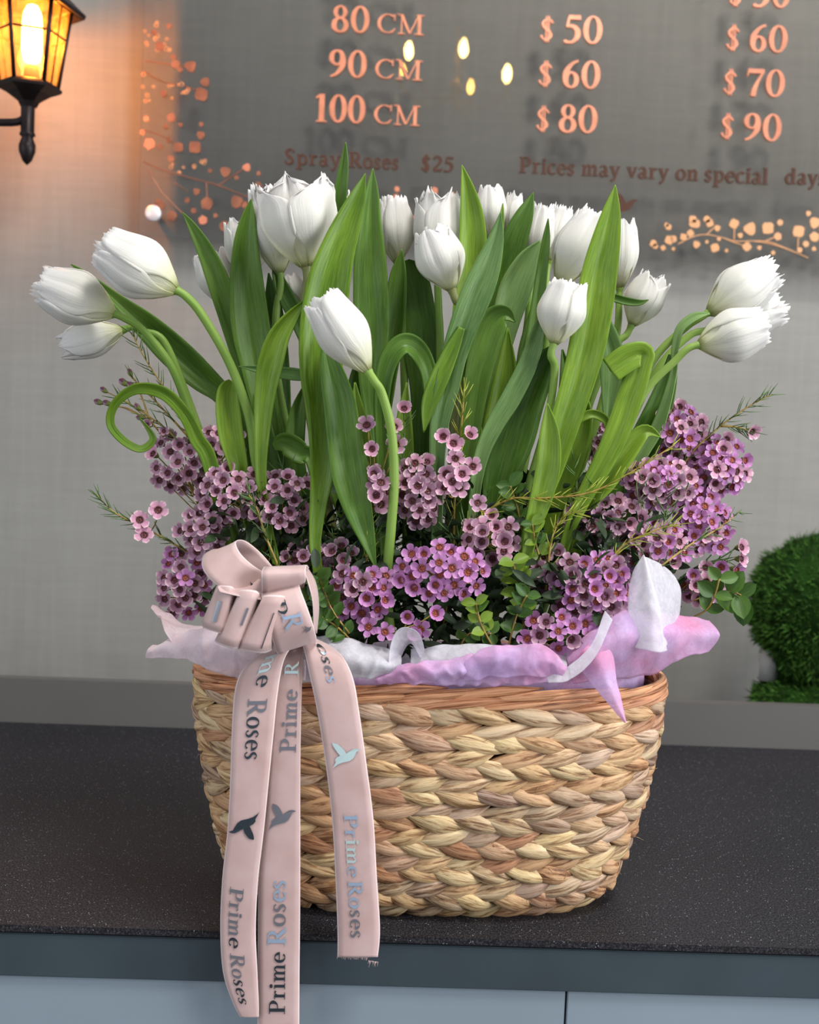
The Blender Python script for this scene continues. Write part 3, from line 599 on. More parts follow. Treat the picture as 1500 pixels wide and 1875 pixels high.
sprig('pink lilac waxflowers stepping down the right edge of the bouquet', [1, 1, 2], -.02, (1180, 1120), [(1285, 960, 44, 56, 18), (1335, 1010, 26, 40, 5)], size=1.1, face=(.3, -1, .1))
sprig('mauve waxflower tangle right of centre behind the lilac clump', [0, 2], -.04, (1060, 1120), [(1110, 955, 66, 40, 17)], size=1.08)
sprig('pink waxflowers around the top of the white tissue peak', [2, 1], -.04, (1150, 1140), [(1200, 1000, 62, 42, 16)], size=1.08)
sprig('pale waxflowers lowest on the right beside the small round leaves', [2, 1], -.02, (1180, 1150), [(1284, 1070, 34, 34, 8)], size=1.1)
sprig('dark green needle twig at far right ending in one pink waxflower', [2], .0, (1190, 1080), [], [(1377, 790)], [[(1190, 1080), (1230, 900), (1265, 832), (1320, 780), (1370, 745), (1412, 722)], [(1320, 780), (1350, 782), (1372, 790)]], size=1.15, face=(.3, -1, -.1))
sprig('few dusky waxflowers in shade behind the right leaves', [0], .04, (1040, 1060), [(1045, 885, 24, 34, 5), (1090, 810, 14, 30, 3), (1090, 780, 18, 14, 2)], size=.95)
sprig('waxflowers in shade behind the tulip stems at left centre', [0], .02, (590, 1060), [(585, 900, 40, 50, 5)], size=.9)
for s_, l_ in (([(1080, 1100), (1130, 1010), (1190, 975), (1240, 960)], 'yellow green needle twig crossing the right flowers level with the tissue peak'), ([(1000, 1080), (1010, 990), (1030, 950), (1060, 935)], 'short yellow green twig left of the right mauve tangle'), ([(655, 1130), (668, 1060), (676, 960), (684, 900)], 'orange green twig standing in front of the large drooping leaf'), ([(520, 1060), (488, 985), (470, 930), (455, 905)], 'green branching twig rising behind the ribbon bow'), ([(1180, 1060), (1260, 1000), (1320, 965), (1355, 935)], 'green needle twig poking out at the middle of the right edge')):
    B0 = W(*s_[0], -.07); th = thing('needle_twig', l_, 'twig', B0, 'bare needle twigs'); P = [V(p) for p in cr([tuple(W(x, y, -.07+i*.006*(0 if s_[0][0] != 1180 else 4))) for i, (x, y) in enumerate(s_)], 6)]
    q = tube(P, [.0012-.0008*i/len(P) for i in range(len(P))], 6); part('stem', q[0], q[1], MTW, th, uv=q[2]); b = B(); needles(b, P, 34, .014, up=.7); stuff(b.make('needle_leaves', MNY if 'yellow' in l_ or 'orange' in l_ else MND, th))
# buds on the left twig
bt = thing('bud_twig', 'thin twig with closed mauve buds left of the curled leaf', 'twig', W(300, 800, .0)); b = B()
for i, (x, y) in enumerate([(238, 682), (226, 700), (240, 706), (190, 714), (180, 736), (196, 738), (252, 745), (256, 765)]):
    p = W(x, y, .0); a = W(275, 770, .0) if i > 2 else W(258, 722, .0); n_ = (p-a).normalized(); b.add(*tube([a, a.lerp(p, .5)+V((0, 0, .003)), p-n_*.004], .0006, 5))
    o = bpy.data.objects.new('bud', BUD); COL.objects.link(o); o.parent = bt; o.matrix_basis = Matrix.Translation(p-ORG[bt.name]) @ (n_.to_track_quat('Z', 'Y').to_matrix()*(1.25+fract(.2))).to_4x4()
b.add(*tube([W(300, 800, 0), W(275, 770, 0), W(258, 722, 0)], .0009, 5)); b.make('stem', MTW, bt)
# ================================================================== boxwood and dark filler foliage
def oval_leaf(L, wd, cup=.25):
    def fn(u, v):
        x = u*2-1; w_ = wd*.5*sin(pi*min(1, .04+v*.96))**.7; return V((x*w_, v*L, cup*w_*x*x*1.6-.15*L*(v-.4)**2))
    return grid(4, 6, fn)
OL = [(lambda g: mesh('leaf', g[0], g[1], m_, uv=g[2]))(oval_leaf(.0115, .0082)) for m_ in (MBX, MBY, MDK)]
def boxwood(label, pts, d, n, tone, scale=1.0, spread=26):
    B0 = W(*pts[0], d+.01); th = thing('boxwood_sprig', label, 'foliage', B0, 'small round leaved sprigs'); P = [V(p) for p in cr([tuple(W(x, y, d+.01-.012*i/len(pts))) for i, (x, y) in enumerate(pts)], 5)]
    q = tube(P, .0009, 5); part('stem', q[0], q[1], MTW, th, uv=q[2])
    for i in range(n):
        t = .1+.9*(i//2+1)/((n+1)//2); t = min(1, t); k = min(len(P)-2, int(t*(len(P)-1))); p = P[k].lerp(P[k+1], t*(len(P)-1)-k); T = (P[k+1]-P[k]).normalized()
        s = T.cross(V((0, 1, 0))).normalized()*(1 if i % 2 else -1); d_ = (s+T*.5+V((0, fract(.6)-.2, fract(.4)))).normalized(); nn = V((fract(.6), -1, .5+fract(.5))); z = (nn-d_*nn.dot(d_)).normalized(); x = d_.cross(z)
        m3 = Matrix((x, d_, z)).transposed()*scale*random.uniform(.75, 1.15)
        o = bpy.data.objects.new('leaf', OL[tone if random.random() < .8 else 0]); COL.objects.link(o); o.parent = th; o.matrix_basis = Matrix.Translation(p-B0) @ m3.to_4x4()
boxwood('small round green leaves right beside the ribbon bow', [(640, 1160), (610, 1120), (595, 1085), (585, 1060)], -.118, 10, 0, 1.25)
boxwood('round green leaves under the bow logo at its right side', [(650, 1180), (620, 1150), (590, 1130)], -.116, 8, 0, 1.2)
boxwood('yellow green leafy sprig below the forward facing lilac bunch', [(900, 1180), (880, 1140), (872, 1105)], -.108, 8, 1, 1.2)
boxwood('yellow green leaves right of the red hearted mauve waxflowers', [(960, 1150), (950, 1080), (940, 1030)], -.09, 10, 1, 1.3)
boxwood('green leaves left of the lower right lilac clump', [(930, 1190), (945, 1130), (965, 1090)], -.10, 8, 0, 1.2)
boxwood('shaded round leaves just above the centre tissue', [(840, 1190), (860, 1160), (900, 1160)], -.10, 8, 0, 1.1)
boxwood('green leaves between the dark tulip leaf and the right twigs', [(960, 1000), (950, 940), (935, 890)], -.06, 10, 0, 1.3)
boxwood('light green leaf shoot at the right of the centre leaves', [(1010, 1080), (985, 1010), (975, 960)], -.075, 10, 1, 1.2)
boxwood('bright oval leaves sticking out lowest at the far right', [(1270, 1100), (1310, 1085), (1345, 1085), (1365, 1095)], -.03, 7, 0, 2.0)
boxwood('round leaf shoot at far right next to the pale lowest waxflowers', [(1270, 1130), (1300, 1110), (1318, 1060)], -.035, 6, 0, 1.7)
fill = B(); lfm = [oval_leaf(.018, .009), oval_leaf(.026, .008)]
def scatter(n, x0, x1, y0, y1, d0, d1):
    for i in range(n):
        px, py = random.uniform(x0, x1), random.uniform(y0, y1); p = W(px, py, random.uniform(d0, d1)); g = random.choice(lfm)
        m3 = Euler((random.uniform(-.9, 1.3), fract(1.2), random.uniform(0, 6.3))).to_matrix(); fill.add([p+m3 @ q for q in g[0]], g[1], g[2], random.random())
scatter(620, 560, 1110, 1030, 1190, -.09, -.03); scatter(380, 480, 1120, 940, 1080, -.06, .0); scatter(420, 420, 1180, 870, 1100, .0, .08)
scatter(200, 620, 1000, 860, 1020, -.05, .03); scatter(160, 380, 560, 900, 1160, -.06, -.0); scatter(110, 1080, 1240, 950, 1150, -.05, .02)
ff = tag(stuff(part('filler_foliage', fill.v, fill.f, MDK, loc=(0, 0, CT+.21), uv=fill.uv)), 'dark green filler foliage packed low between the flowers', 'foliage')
fn_ = B()
for i in range(150):
    p = W(random.uniform(420, 1240), random.uniform(900, 1120), random.uniform(-.07, .03)); needles(fn_, [p, p+V((fract(.01), fract(.006), .03))], 6, .016, up=.6)
tag(stuff(part('fine_needle_foliage', fn_.v, fn_.f, MND, loc=(0, 0, CT+.21), uv=fn_.uv)), 'fine dark needle leaves filling the gaps among the waxflowers', 'foliage')
# ================================================================== tissue paper
def sheet(name, label, rows, mat, amp=.004, nu=14, nv=9, fr_=60, cat='tissue paper', lobes=0.0, loc=None, seed=0, tilt_noise=.5):
    """rows: polylines of (x, y, d), all with the same number of points, from inner to outer edge"""
    R_ = [cr([tuple(W(x, y, d)) for x, y, d in r], nu) for r in rows]; n = len(R_[0]); cols = [cr([R_[j][i] for j in range(len(rows))], nv) for i in range(n)]; m = len(cols[0])
    v = []; uv = []; f = []
    for j in range(m):
        for i in range(n):
            p = V(cols[i][j]); e = V((p.x*fr_+seed, p.y*fr_, p.z*fr_*.6)); nz = noise.noise(e)+.5*noise.noise(e*2.3)+.9*(abs(noise.noise(e*.9+V((9, 3, 1))))-.25)
            rg = lambda q: (1-abs(noise.noise(q))*2.4)**2; nz = nz*.6+.8*rg(e*.45+V((7, 2, 4)))+.3*rg(e*1.1+V((2, 7, 1)))-.4; v.append(p+V((noise.noise(e+V((5, 5, 5)))*.6, -nz, tilt_noise*1.6*noise.noise(e*1.3+V((1, 9, 2)))))*amp); uv.append((i/(n-1), j/(m-1)))
    for j in range(m-1):
        for i in range(n-1): a = j*n+i; f.append((a, a+1, a+n+1, a+n))
    o = part(name, v, f, mat, loc=V(R_[0][n//2]), uv=uv, solid=.00015); return tag(o, label, cat, 'tissue paper lining the basket rim')
sheet('tissue_sheet', 'blush tissue flap pointing farthest left under the flowers', [[(450, 1150, -.06), (400, 1150, -.06), (340, 1140, -.05), (290, 1108, -.03)], [(430, 1180, -.09), (380, 1190, -.09), (320, 1150, -.07), (275, 1110, -.05)], [(420, 1200, -.1), (370, 1205, -.1), (312, 1172, -.09), (296, 1130, -.07)]], MT1, .004)
sheet('tissue_sheet', 'long blush and white tissue wing below the bow at the left rim', [[(560, 1175, -.1), (470, 1165, -.1), (390, 1150, -.1), (330, 1160, -.085), (290, 1178, -.07)], [(560, 1215, -.124), (470, 1205, -.125), (400, 1180, -.115), (340, 1180, -.1), (270, 1186, -.085)], [(560, 1248, -.116), (470, 1252, -.118), (410, 1236, -.112), (340, 1208, -.1), (264, 1203, -.085)]], MT1, .0035, seed=4)
sheet('tissue_sheet', 'crinkled white tissue between the ribbon tails and the tissue loop', [[(545, 1165, -.1), (600, 1168, -.11), (650, 1172, -.11), (700, 1185, -.11), (735, 1200, -.11)], [(545, 1210, -.122), (600, 1205, -.125), (650, 1208, -.125), (700, 1215, -.124), (735, 1215, -.12)], [(545, 1250, -.118), (600, 1250, -.119), (650, 1244, -.12), (700, 1240, -.118), (735, 1236, -.116)]], MT2, .003, seed=8)
sheet('tissue_sheet', 'small rolled loop of white sheer tissue at the rim, left of centre', [[(712, 1212, -.122), (716, 1180, -.126), (728, 1155, -.128), (748, 1148, -.128), (768, 1160, -.126), (778, 1190, -.12)], [(718, 1214, -.112), (728, 1190, -.115), (740, 1175, -.117), (752, 1172, -.118), (764, 1185, -.116), (772, 1205, -.112)], [(730, 1215, -.1), (738, 1195, -.105), (746, 1182, -.106), (754, 1180, -.107), (762, 1192, -.105), (768, 1212, -.1)]], MT2, .0012, seed=2)
sheet('tissue_sheet', 'sheer grey white tissue behind the pink folds at the front rim', [[(750, 1190, -.105), (820, 1180, -.105), (900, 1182, -.105), (980, 1190, -.105), (1040, 1200, -.1)], [(750, 1220, -.115), (820, 1215, -.116), (900, 1215, -.116), (980, 1215, -.115), (1040, 1220, -.11)], [(750, 1245, -.112), (820, 1250, -.112), (900, 1250, -.112), (980, 1250, -.11), (1040, 1245, -.106)]], MT2, .003, seed=12)
sheet('tissue_sheet', 'folded pink and lilac tissue band along the front rim', [[(690, 1236, -.117), (750, 1215, -.121), (820, 1208, -.122), (880, 1196, -.122), (940, 1190, -.122), (1000, 1194, -.12), (1042, 1226, -.117)], [(690, 1242, -.121), (750, 1228, -.127), (820, 1228, -.129), (880, 1220, -.129), (940, 1215, -.128), (1000, 1218, -.125), (1044, 1232, -.12)], [(690, 1250, -.118), (750, 1252, -.12), (820, 1256, -.12), (880, 1256, -.12), (940, 1255, -.119), (1000, 1252, -.117), (1044, 1244, -.114)]], MT3, .0045, seed=20, fr_=85)
sheet('tissue_sheet', 'second pink lilac tissue fold lapping the first near the right rim', [[(850, 1215, -.128), (890, 1185, -.13), (950, 1180, -.13), (1000, 1184, -.13), (1040, 1222, -.126)], [(850, 1232, -.13), (900, 1212, -.134), (950, 1210, -.134), (1000, 1212, -.132), (1036, 1228, -.128)], [(852, 1246, -.126), (900, 1240, -.128), (950, 1240, -.128), (990, 1240, -.127), (1030, 1238, -.124)]], MT3, .003, seed=30, fr_=70)
sheet('tissue_sheet', 'broad pink to lilac tissue sheet flaring out over the right rim', [[(1040, 1190, -.1), (1090, 1150, -.1), (1140, 1120, -.09), (1200, 1120, -.07), (1250, 1128, -.05), (1300, 1135, -.04)], [(1040, 1215, -.112), (1090, 1190, -.118), (1140, 1170, -.112), (1200, 1165, -.095), (1260, 1160, -.07), (1318, 1160, -.055)], [(1050, 1250, -.10), (1090, 1248, -.096), (1140, 1244, -.084), (1192, 1234, -.07), (1250, 1206, -.066), (1300, 1192, -.055)]], MT3, .003, seed=41, fr_=45)
sheet('tissue_sheet', 'pointed pink tissue spike hanging down over the right front of the basket', [[(1085, 1175, -.112), (1120, 1195, -.116), (1132, 1260, -.122), (1147, 1322, -.13)], [(1068, 1190, -.118), (1098, 1215, -.122), (1118, 1262, -.128), (1146, 1323, -.131)], [(1052, 1215, -.112), (1075, 1242, -.118), (1105, 1280, -.126), (1143, 1324, -.13)]], MT3, .0016, seed=50)
sheet('tissue_sheet', 'white sheer tissue strip folding down into the pink spike', [[(1108, 1118, -.118), (1088, 1170, -.124), (1060, 1205, -.127), (1030, 1226, -.126), (1000, 1238, -.124)], [(1122, 1135, -.12), (1100, 1185, -.128), (1074, 1222, -.13), (1040, 1246, -.129), (1004, 1250, -.126)]], MT2, .0012, seed=55)
sheet('tissue_sheet', 'tall pointed white tissue peak standing at the right of the basket', [[(1160, 1050, -.075), (1150, 1090, -.085), (1150, 1140, -.095), (1150, 1180, -.1)], [(1178, 1018, -.085), (1185, 1080, -.1), (1190, 1140, -.108), (1195, 1195, -.112)], [(1182, 1016, -.085), (1200, 1080, -.1), (1212, 1140, -.106), (1222, 1192, -.106)]], MT2, .0022, seed=60)
sheet('tissue_sheet', 'rounded sheer white tissue lobe right of the tall tissue peak', [[(1180, 1020, -.08), (1195, 1080, -.085), (1208, 1135, -.09), (1216, 1185, -.092)], [(1215, 1035, -.06), (1228, 1080, -.065), (1232, 1130, -.07), (1226, 1175, -.075)], [(1238, 1058, -.045), (1248, 1085, -.048), (1245, 1130, -.05), (1234, 1165, -.06)]], MT2, .002, seed=66)
# ================================================================== ribbon
rb = thing('ribbon_bow', 'dusty pink grosgrain bow with three printed tails hanging over the counter edge', 'ribbon', W(520, 1130, -.13))
def strip(name, A, Bq, n=8, parent=rb, nw=6, crown=.0):
    a = [V(p) for p in cr([tuple(W(*q)) for q in A], n)]; b = [V(p) for p in cr([tuple(W(*q)) for q in Bq], n)]
    v = []; uv = []; f = []; L = 0
    for j in range(len(a)):
        if j: L += ((a[j]+b[j])-(a[j-1]+b[j-1])).length/2
        for k in range(nw+1):
            t = k/nw; v.append(a[j].lerp(b[j], t)+V((0, -crown*4*t*(1-t), 0))); uv.append((t, L*10))
    for j in range(len(a)-1):
        for k in range(nw): q = j*(nw+1)+k; f.append((q, q+1, q+nw+2, q+nw+1))
    o = part(name, v, f, MRB, parent, uv=uv, solid=.0006); return o, a, b
def tail(name, C_, sc=1.0):
    A = [(x-w_/2, y-dy, d) for x, y, w_, d, dy in C_]; Bq = [(x+w_/2, y+dy, d) for x, y, w_, d, dy in C_]; return strip(name, A, Bq, 8, crown=.0008)
tA = tail('tail', [(528, 1170, 60, -.118, -14), (502, 1192, 74, -.136, -14), (480, 1222, 80, -.143, -12), (469, 1270, 80, -.146, -2), (463, 1340, 77, -.147, 0), (457, 1430, 71, -.147, 0), (450, 1520, 67, -.146, 0), (440, 1610, 66, -.145, 0), (436, 1700, 65, -.144, 0), (440, 1780, 63, -.144, 0), (450, 1835, 48, -.144, 0), (457, 1862, 34, -.144, 0)])
tB = tail('tail', [(545, 1172, 30, -.12, 0), (532, 1205, 44, -.132, 0), (528, 1250, 50, -.139, 0), (524, 1330, 54, -.141, 0), (520, 1420, 60, -.1415, 0), (517, 1510, 66, -.141, 0), (512, 1600, 76, -.1405, 0), (511, 1700, 77, -.140, 0), (510, 1800, 77, -.140, 0), (510, 1940, 76, -.140, 0)])
tC = tail('tail', [(570, 1165, 66, -.118, 16), (592, 1195, 74, -.138, 10), (607, 1240, 80, -.145, 3), (619, 1300, 77, -.147, 0), (634, 1400, 75, -.1475, 0), (646, 1500, 76, -.147, 0), (652, 1600, 76, -.1465, 0), (657, 1700, 78, -.146, 0), (655, 1752, 74, -.146, 0)])
fz = B()
for i in range(40):
    t = i/39; x = 618+74*t; p = W(x, 1751+(3 if t < .75 else 10)*t, -.146); l = .0015+(.004 if t > .78 else .0012)*random.random(); fz.add(*tube([p, p+V((fract(.0015), fract(.001), -l))], [.0003, .00015], 4))
fz.make('frayed_end', MRB, rb)
# bow loops
tTop = strip('loop', [(500, 1055, -.135), (470, 1040, -.148), (446, 1020, -.154), (434, 1002, -.15), (434, 990, -.138), (452, 992, -.122), (480, 1015, -.115), (505, 1045, -.118)],
              [(498, 1078, -.135), (455, 1084, -.152), (408, 1078, -.162), (376, 1050, -.16), (370, 1026, -.148), (382, 1010, -.13), (410, 1010, -.115), (490, 1060, -.115)], 8)
tPl = strip('loop', [(395, 1078, -.15), (400, 1072, -.162), (425, 1074, -.166), (432, 1084, -.154), (437, 1088, -.152), (442, 1080, -.166), (470, 1082, -.168), (476, 1094, -.156), (481, 1097, -.154), (486, 1090, -.168), (516, 1090, -.168), (524, 1094, -.15)],
              [(370, 1140, -.15), (374, 1150, -.162), (404, 1160, -.166), (412, 1166, -.154), (394, 1172, -.152), (402, 1180, -.168), (430, 1188, -.17), (444, 1180, -.156), (432, 1184, -.154), (440, 1190, -.168), (480, 1196, -.17), (498, 1190, -.15)], 5)
strip('loop', [(398, 1074, -.166), (410, 1070, -.158), (440, 1068, -.15), (480, 1060, -.146), (520, 1052, -.142)], [(402, 1084, -.168), (430, 1090, -.168), (460, 1096, -.166), (490, 1098, -.16), (525, 1094, -.15)], 6)
strip('loop', [(480, 1092, -.152), (479, 1070, -.166), (479, 1048, -.168), (484, 1038, -.156), (490, 1042, -.14)], [(556, 1076, -.14), (560, 1060, -.152), (560, 1045, -.154), (562, 1035, -.142), (566, 1040, -.128)], 7)
tL = strip('loop', [(480, 1080, -.146), (479, 1092, -.162), (486, 1125, -.168), (497, 1165, -.164), (506, 1194, -.148), (510, 1196, -.135)], [(548, 1066, -.138), (550, 1078, -.154), (562, 1110, -.16), (575, 1148, -.156), (580, 1172, -.14), (578, 1175, -.128)], 7)
strip('loop', [(555, 1040, -.13), (562, 1060, -.148), (572, 1100, -.15), (574, 1150, -.14)], [(560, 1035, -.118), (578, 1066, -.13), (584, 1110, -.132), (580, 1160, -.125)], 6)
strip('loop', [(522, 1096, -.15), (526, 1130, -.152), (528, 1165, -.148), (520, 1194, -.14)], [(490, 1096, -.146), (500, 1140, -.15), (508, 1176, -.146), (502, 1198, -.138)], 6)
q = lathe([(.001, -.012), (.009, -.009), (.012, 0), (.009, .009), (.001, .012)], 14, W(500, 1100, -.128)); part('knot', q[0], q[1], MRB, rb, uv=q[2])
# ================================================================== lettering
def E_(cx, cy, rx, ry, a0, a1, wt, wn, n=18):
    o = []
    for i in range(n+1):
        a = radians(a0+(a1-a0)*i/n); o.append((cx+rx*cos(a), cy+ry*sin(a), wn+(wt-wn)*abs(cos(a))**1.4))
    return ('L', o)
def R_(x0, y0, x1, y1): return ('L', [(x0, (y0+y1)/2, y1-y0), (x1, (y0+y1)/2, y1-y0)])
def Vv(x, y0, y1, w_): return ('L', [(x, y0, w_), (x, y1, w_)])
def serif(x, y, w_, up=False): return R_(x-w_/2, y if not up else y-.05, x+w_/2, y+.05 if not up else y)
def glyph(c, b=.19, t=.06):
    S = serif; ss = lambda x0, w_, h, bb: ('P', [(x0+w_*.86, h*.80, t*1.5), (x0+w_*.72, h*.94, t), (x0+w_*.45, h*.97, t*1.2), (x0+w_*.2, h*.80, bb*.9), (x0+w_*.30, h*.60, bb), (x0+w_*.62, h*.44, bb), (x0+w_*.78, h*.22, bb*.9), (x0+w_*.52, h*.03, t*1.2), (x0+w_*.25, h*.06, t), (x0+w_*.10, h*.22, t*1.5)])
    G = {
     '0': ([E_(.30, .5, .21, .46, 0, 360, b, t, 28)], .62), '1': ([Vv(.3, .03, .98, b), R_(.12, 0, .48, .05), ('L', [(.10, .84, t), (.28, .95, t*1.4)])], .56),
     '2': ([('P', [(.08, .76, t*1.3), (.18, .93, t*1.2), (.34, .93, b*.8), (.44, .72, b), (.34, .46, b*.7), (.10, .14, t*1.2)]), R_(.06, 0, .52, .15), ('L', [(.50, .08, .10), (.55, .24, .03)])], .6),
     '3': ([('P', [(.10, .82, t), (.24, .95, t*1.2), (.38, .86, b*.85), (.38, .68, b*.9), (.22, .54, t)]), ('P', [(.20, .54, t), (.40, .46, b*.8), (.45, .26, b), (.34, .06, b*.6), (.14, .03, t*1.4), (.08, .10, t*1.6)])], .58),
     '5': ([R_(.16, .83, .52, .98), ('L', [(.18, .92, t), (.12, .56, t*1.2)]), ('P', [(.12, .57, t), (.28, .60, b*.7), (.43, .46, b), (.44, .24, b), (.30, .05, b*.55), (.12, .03, t*1.3), (.07, .10, t*1.7)])], .6),
     '6': ([('P', [(.52, .97, t), (.34, .86, b*.6), (.18, .62, b), (.14, .36, b), (.18, .14, b*.8), (.30, .03, t)]), E_(.32, .29, .17, .26, 0, 360, b*.95, t)], .62),
     '7': ([R_(.06, .82, .55, .98), ('L', [(.08, .9, .06), (.05, .70, .03)]), ('P', [(.52, .88, t), (.38, .55, b*.6), (.28, .25, b*.9), (.25, .0, b)])], .6),
     '8': ([E_(.31, .74, .15, .21, 0, 360, b*.85, t), E_(.31, .27, .19, .25, 0, 360, b, t)], .62),
     '9': ([('P', [(.10, .02, t), (.28, .12, b*.6), (.44, .36, b), (.48, .62, b), (.43, .86, b*.8), (.32, .96, t)]), E_(.29, .70, .17, .25, 0, 360, b*.95, t)], .62),
     '$': ([ss(.03, .48, .94, b*.85), Vv(.24, -.08, 1.06, t*.8), Vv(.32, -.08, 1.06, t*.8)], .6),
     'C': ([E_(.42, .5, .32, .46, 52, 308, b, t, 26), Vv(.66, .66, .99, .045), ('L', [(.60, .14, t*1.2), (.69, .26, .03)])], .76),
     'M': ([Vv(.16, .03, .97, t), Vv(.80, .03, .97, b), ('L', [(.16, .95, b*1.0), (.46, .04, b*.6)]), ('L', [(.46, .04, t), (.76, .95, t)]), S(.16, 0, .26), S(.80, 0, .34), S(.10, 1, .20, True), S(.83, 1, .28, True)], 1.0),
     'P': ([Vv(.20, .03, .97, b), S(.20, 0, .36), S(.18, 1, .30, True), ('P', [(.24, .97, t), (.46, .95, b*.5), (.56, .74, b), (.46, .50, b*.5), (.24, .47, t)])], .66),
     'R': ([Vv(.20, .03, .97, b), S(.20, 0, .36), S(.18, 1, .30, True), ('P', [(.24, .97, t), (.46, .95, b*.5), (.54, .75, b), (.46, .53, b*.5), (.24, .49, t)]), ('L', [(.36, .50, b), (.64, .03, b)]), S(.68, 0, .22)], .78),
     'S': ([ss(.04, .50, 1, b)], .58), 's': ([ss(.04, .36, .68, b*.8)], .44),
     'o': ([E_(.27, .34, .19, .32, 0, 360, b*.9, t, 22)], .54),
     'c': ([E_(.27, .34, .19, .32, 45, 315, b*.9, t, 20)], .48),
     'e': ([E_(.27, .34, .18, .32, 0, 318, b*.85, t, 22), R_(.10, .34, .46, .40)], .5),
     'a': ([Vv(.36, .06, .50, b*.85), E_(.21, .18, .12, .17, 0, 360, b*.7, t), ('P', [(.08, .56, b*.5), (.16, .66, t), (.30, .64, t*1.4), (.36, .48, b*.8)]), ('L', [(.36, .08, b*.6), (.48, .04, t)])], .52),
     'd': ([Vv(.42, .04, .98, b*.85), E_(.25, .32, .16, .31, 40, 320, b*.85, t), S(.37, 1, .16, True), R_(.42, 0, .56, .05)], .6),
     'p': ([Vv(.16, -.26, .66, b*.85), E_(.31, .34, .17, .31, -140, 140, b*.85, t), S(.16, -.30, .30), S(.11, .68, .16, True)], .58),
     'r': ([Vv(.17, .03, .66, b*.85), S(.17, 0, .32), S(.11, .68, .16, True), ('P', [(.22, .50, t), (.30, .64, t*1.2), (.40, .58, b*.7)])], .46),
     'i': ([Vv(.15, .03, .66, b*.85), S(.15, 0, .28), S(.10, .68, .16, True), E_(.15, .87, .045, .045, 0, 360, .1, .1, 10)], .3),
     'l': ([Vv(.15, .03, .98, b*.85), S(.15, 0, .28), S(.10, 1, .16, True)], .3),
     'n': ([Vv(.17, .03, .66, b*.85), S(.17, 0, .28), S(.11, .68, .16, True), ('P', [(.22, .50, t), (.34, .66, t*1.3), (.45, .55, b*.7), (.45, .30, b*.85), (.45, .03, b*.85)]), S(.45, 0, .26)], .62),
     'm': ([Vv(.17, .03, .66, b*.8), S(.17, 0, .26), S(.11, .68, .16, True), ('P', [(.22, .50, t), (.33, .66, t*1.3), (.43, .55, b*.7), (.43, .30, b*.8), (.43, .03, b*.8)]), S(.43, 0, .22), ('P', [(.48, .50, t), (.60, .66, t*1.3), (.70, .55, b*.7), (.70, .30, b*.8), (.70, .03, b*.8)]), S(.70, 0, .24)], .86),
     'v': ([('L', [(.12, .66, b*.9), (.29, .03, b*.6)]), ('L', [(.29, .02, t), (.45, .66, t)]), S(.12, .68, .24, True), S(.45, .68, .18, True)], .54),
     'y': ([('L', [(.12, .66, b*.9), (.29, .06, b*.6)]), ('P', [(.45, .66, t), (.34, .22, t), (.24, -.16, t*1.2), (.10, -.24, t*1.8)]), S(.12, .68, .24, True), S(.45, .68, .18, True)], .54),
    }
    return G[c]
def glyph_polys(c, b=.19, t=.06, z0=0, z1=1):
    """prism mesh of a glyph: x, y in the plane, z0..z1 thickness -> verts (x, y, z), faces"""
    st, adv = glyph(c, b, t); v = []; f = []
    for si, (kind, pts) in enumerate(st):
        if kind == 'P': pts = cr(pts, 6)
        n = len(pts); n0 = len(v); e = si*.004
        for i, (x, y, w_) in enumerate(pts):
            a = pts[max(0, i-1)]; c_ = pts[min(n-1, i+1)]; dx, dy = c_[0]-a[0], c_[1]-a[1]
            if n > 10 and abs(pts[0][0]-pts[-1][0]) < 1e-6 and abs(pts[0][1]-pts[-1][1]) < 1e-6 and i in (0, n-1):
                a = pts[-2]; c_ = pts[1]; dx, dy = c_[0]-a[0], c_[1]-a[1]
            L = sqrt(dx*dx+dy*dy) or 1; nx, ny = -dy/L*w_/2, dx/L*w_/2
            for z in (z0, z1+e*(z1-z0)): v += [(x+nx, y+ny, z), (x-nx, y-ny, z)]
        for i in range(n-1):
            q = n0+i*4; r = q+4; f += [(q+2, q+3, r+3, r+2), (q+2, r+2, r, q), (q+3, q+1, r+1, r+3), (q, r, r+1, q+1)]
        q = n0; f.append((q, q+1, q+3, q+2)); q = n0+(n-1)*4; f.append((q, q+2, q+3, q+1))
    return v, f, adv
# ------------------------------------------------------------------ price board
YB = .905                      # front face of the clear board
bl = W(256, 300, YB).x; bb = W(700, 452, YB).z; br = 1.05; btop = 2.4
bd_ = thing('price_board', 'clear acrylic price list board with copper raised lettering on the grey wall', 'sign', ((bl+br)/2, YB, bb))
m = NT('clear_acrylic'); gl = m.add('ShaderNodeBsdfGlossy'); gl.inputs['Roughness'].default_value = .015; tp = m.add('ShaderNodeBsdfTransparent'); tp.inputs[0].default_value = (.985, .978, .965, 1)
fr_n = m.add('ShaderNodeFresnel'); fr_n.inputs['IOR'].default_value = 1.49; mx = m.add('ShaderNodeMixShader'); m.ln(fr_n.outputs[0], mx.inputs[0]); m.ln(tp.outputs[0], mx.inputs[1]); m.ln(gl.outputs[0], mx.inputs[2]); m.ln(mx.outputs[0], m.out.inputs[0])
part('acrylic_panel', *box(bl, br, YB, YB+.005, bb, btop, .0006), m.m, bd_, smooth=False)
for (x, z) in ((W(281, 391, YB).x, W(281, 391, YB).z), (br-.05, W(281, 391, YB).z), (W(281, 391, YB).x, btop-.04), (br-.05, btop-.04)):
    q = lathe([(.0001, .055), (.006, .055), (.006, .006), (.0125, .006), (.0135, .004), (.0135, -.001), (.012, -.003), (.0001, -.003)], 28, (x, YB-.004, z), (0, 1, 0))
    part('standoff', q[0], q[1], plain('brushed_white_metal', (226, 220, 222), .35, .3), bd_, uv=q[2])
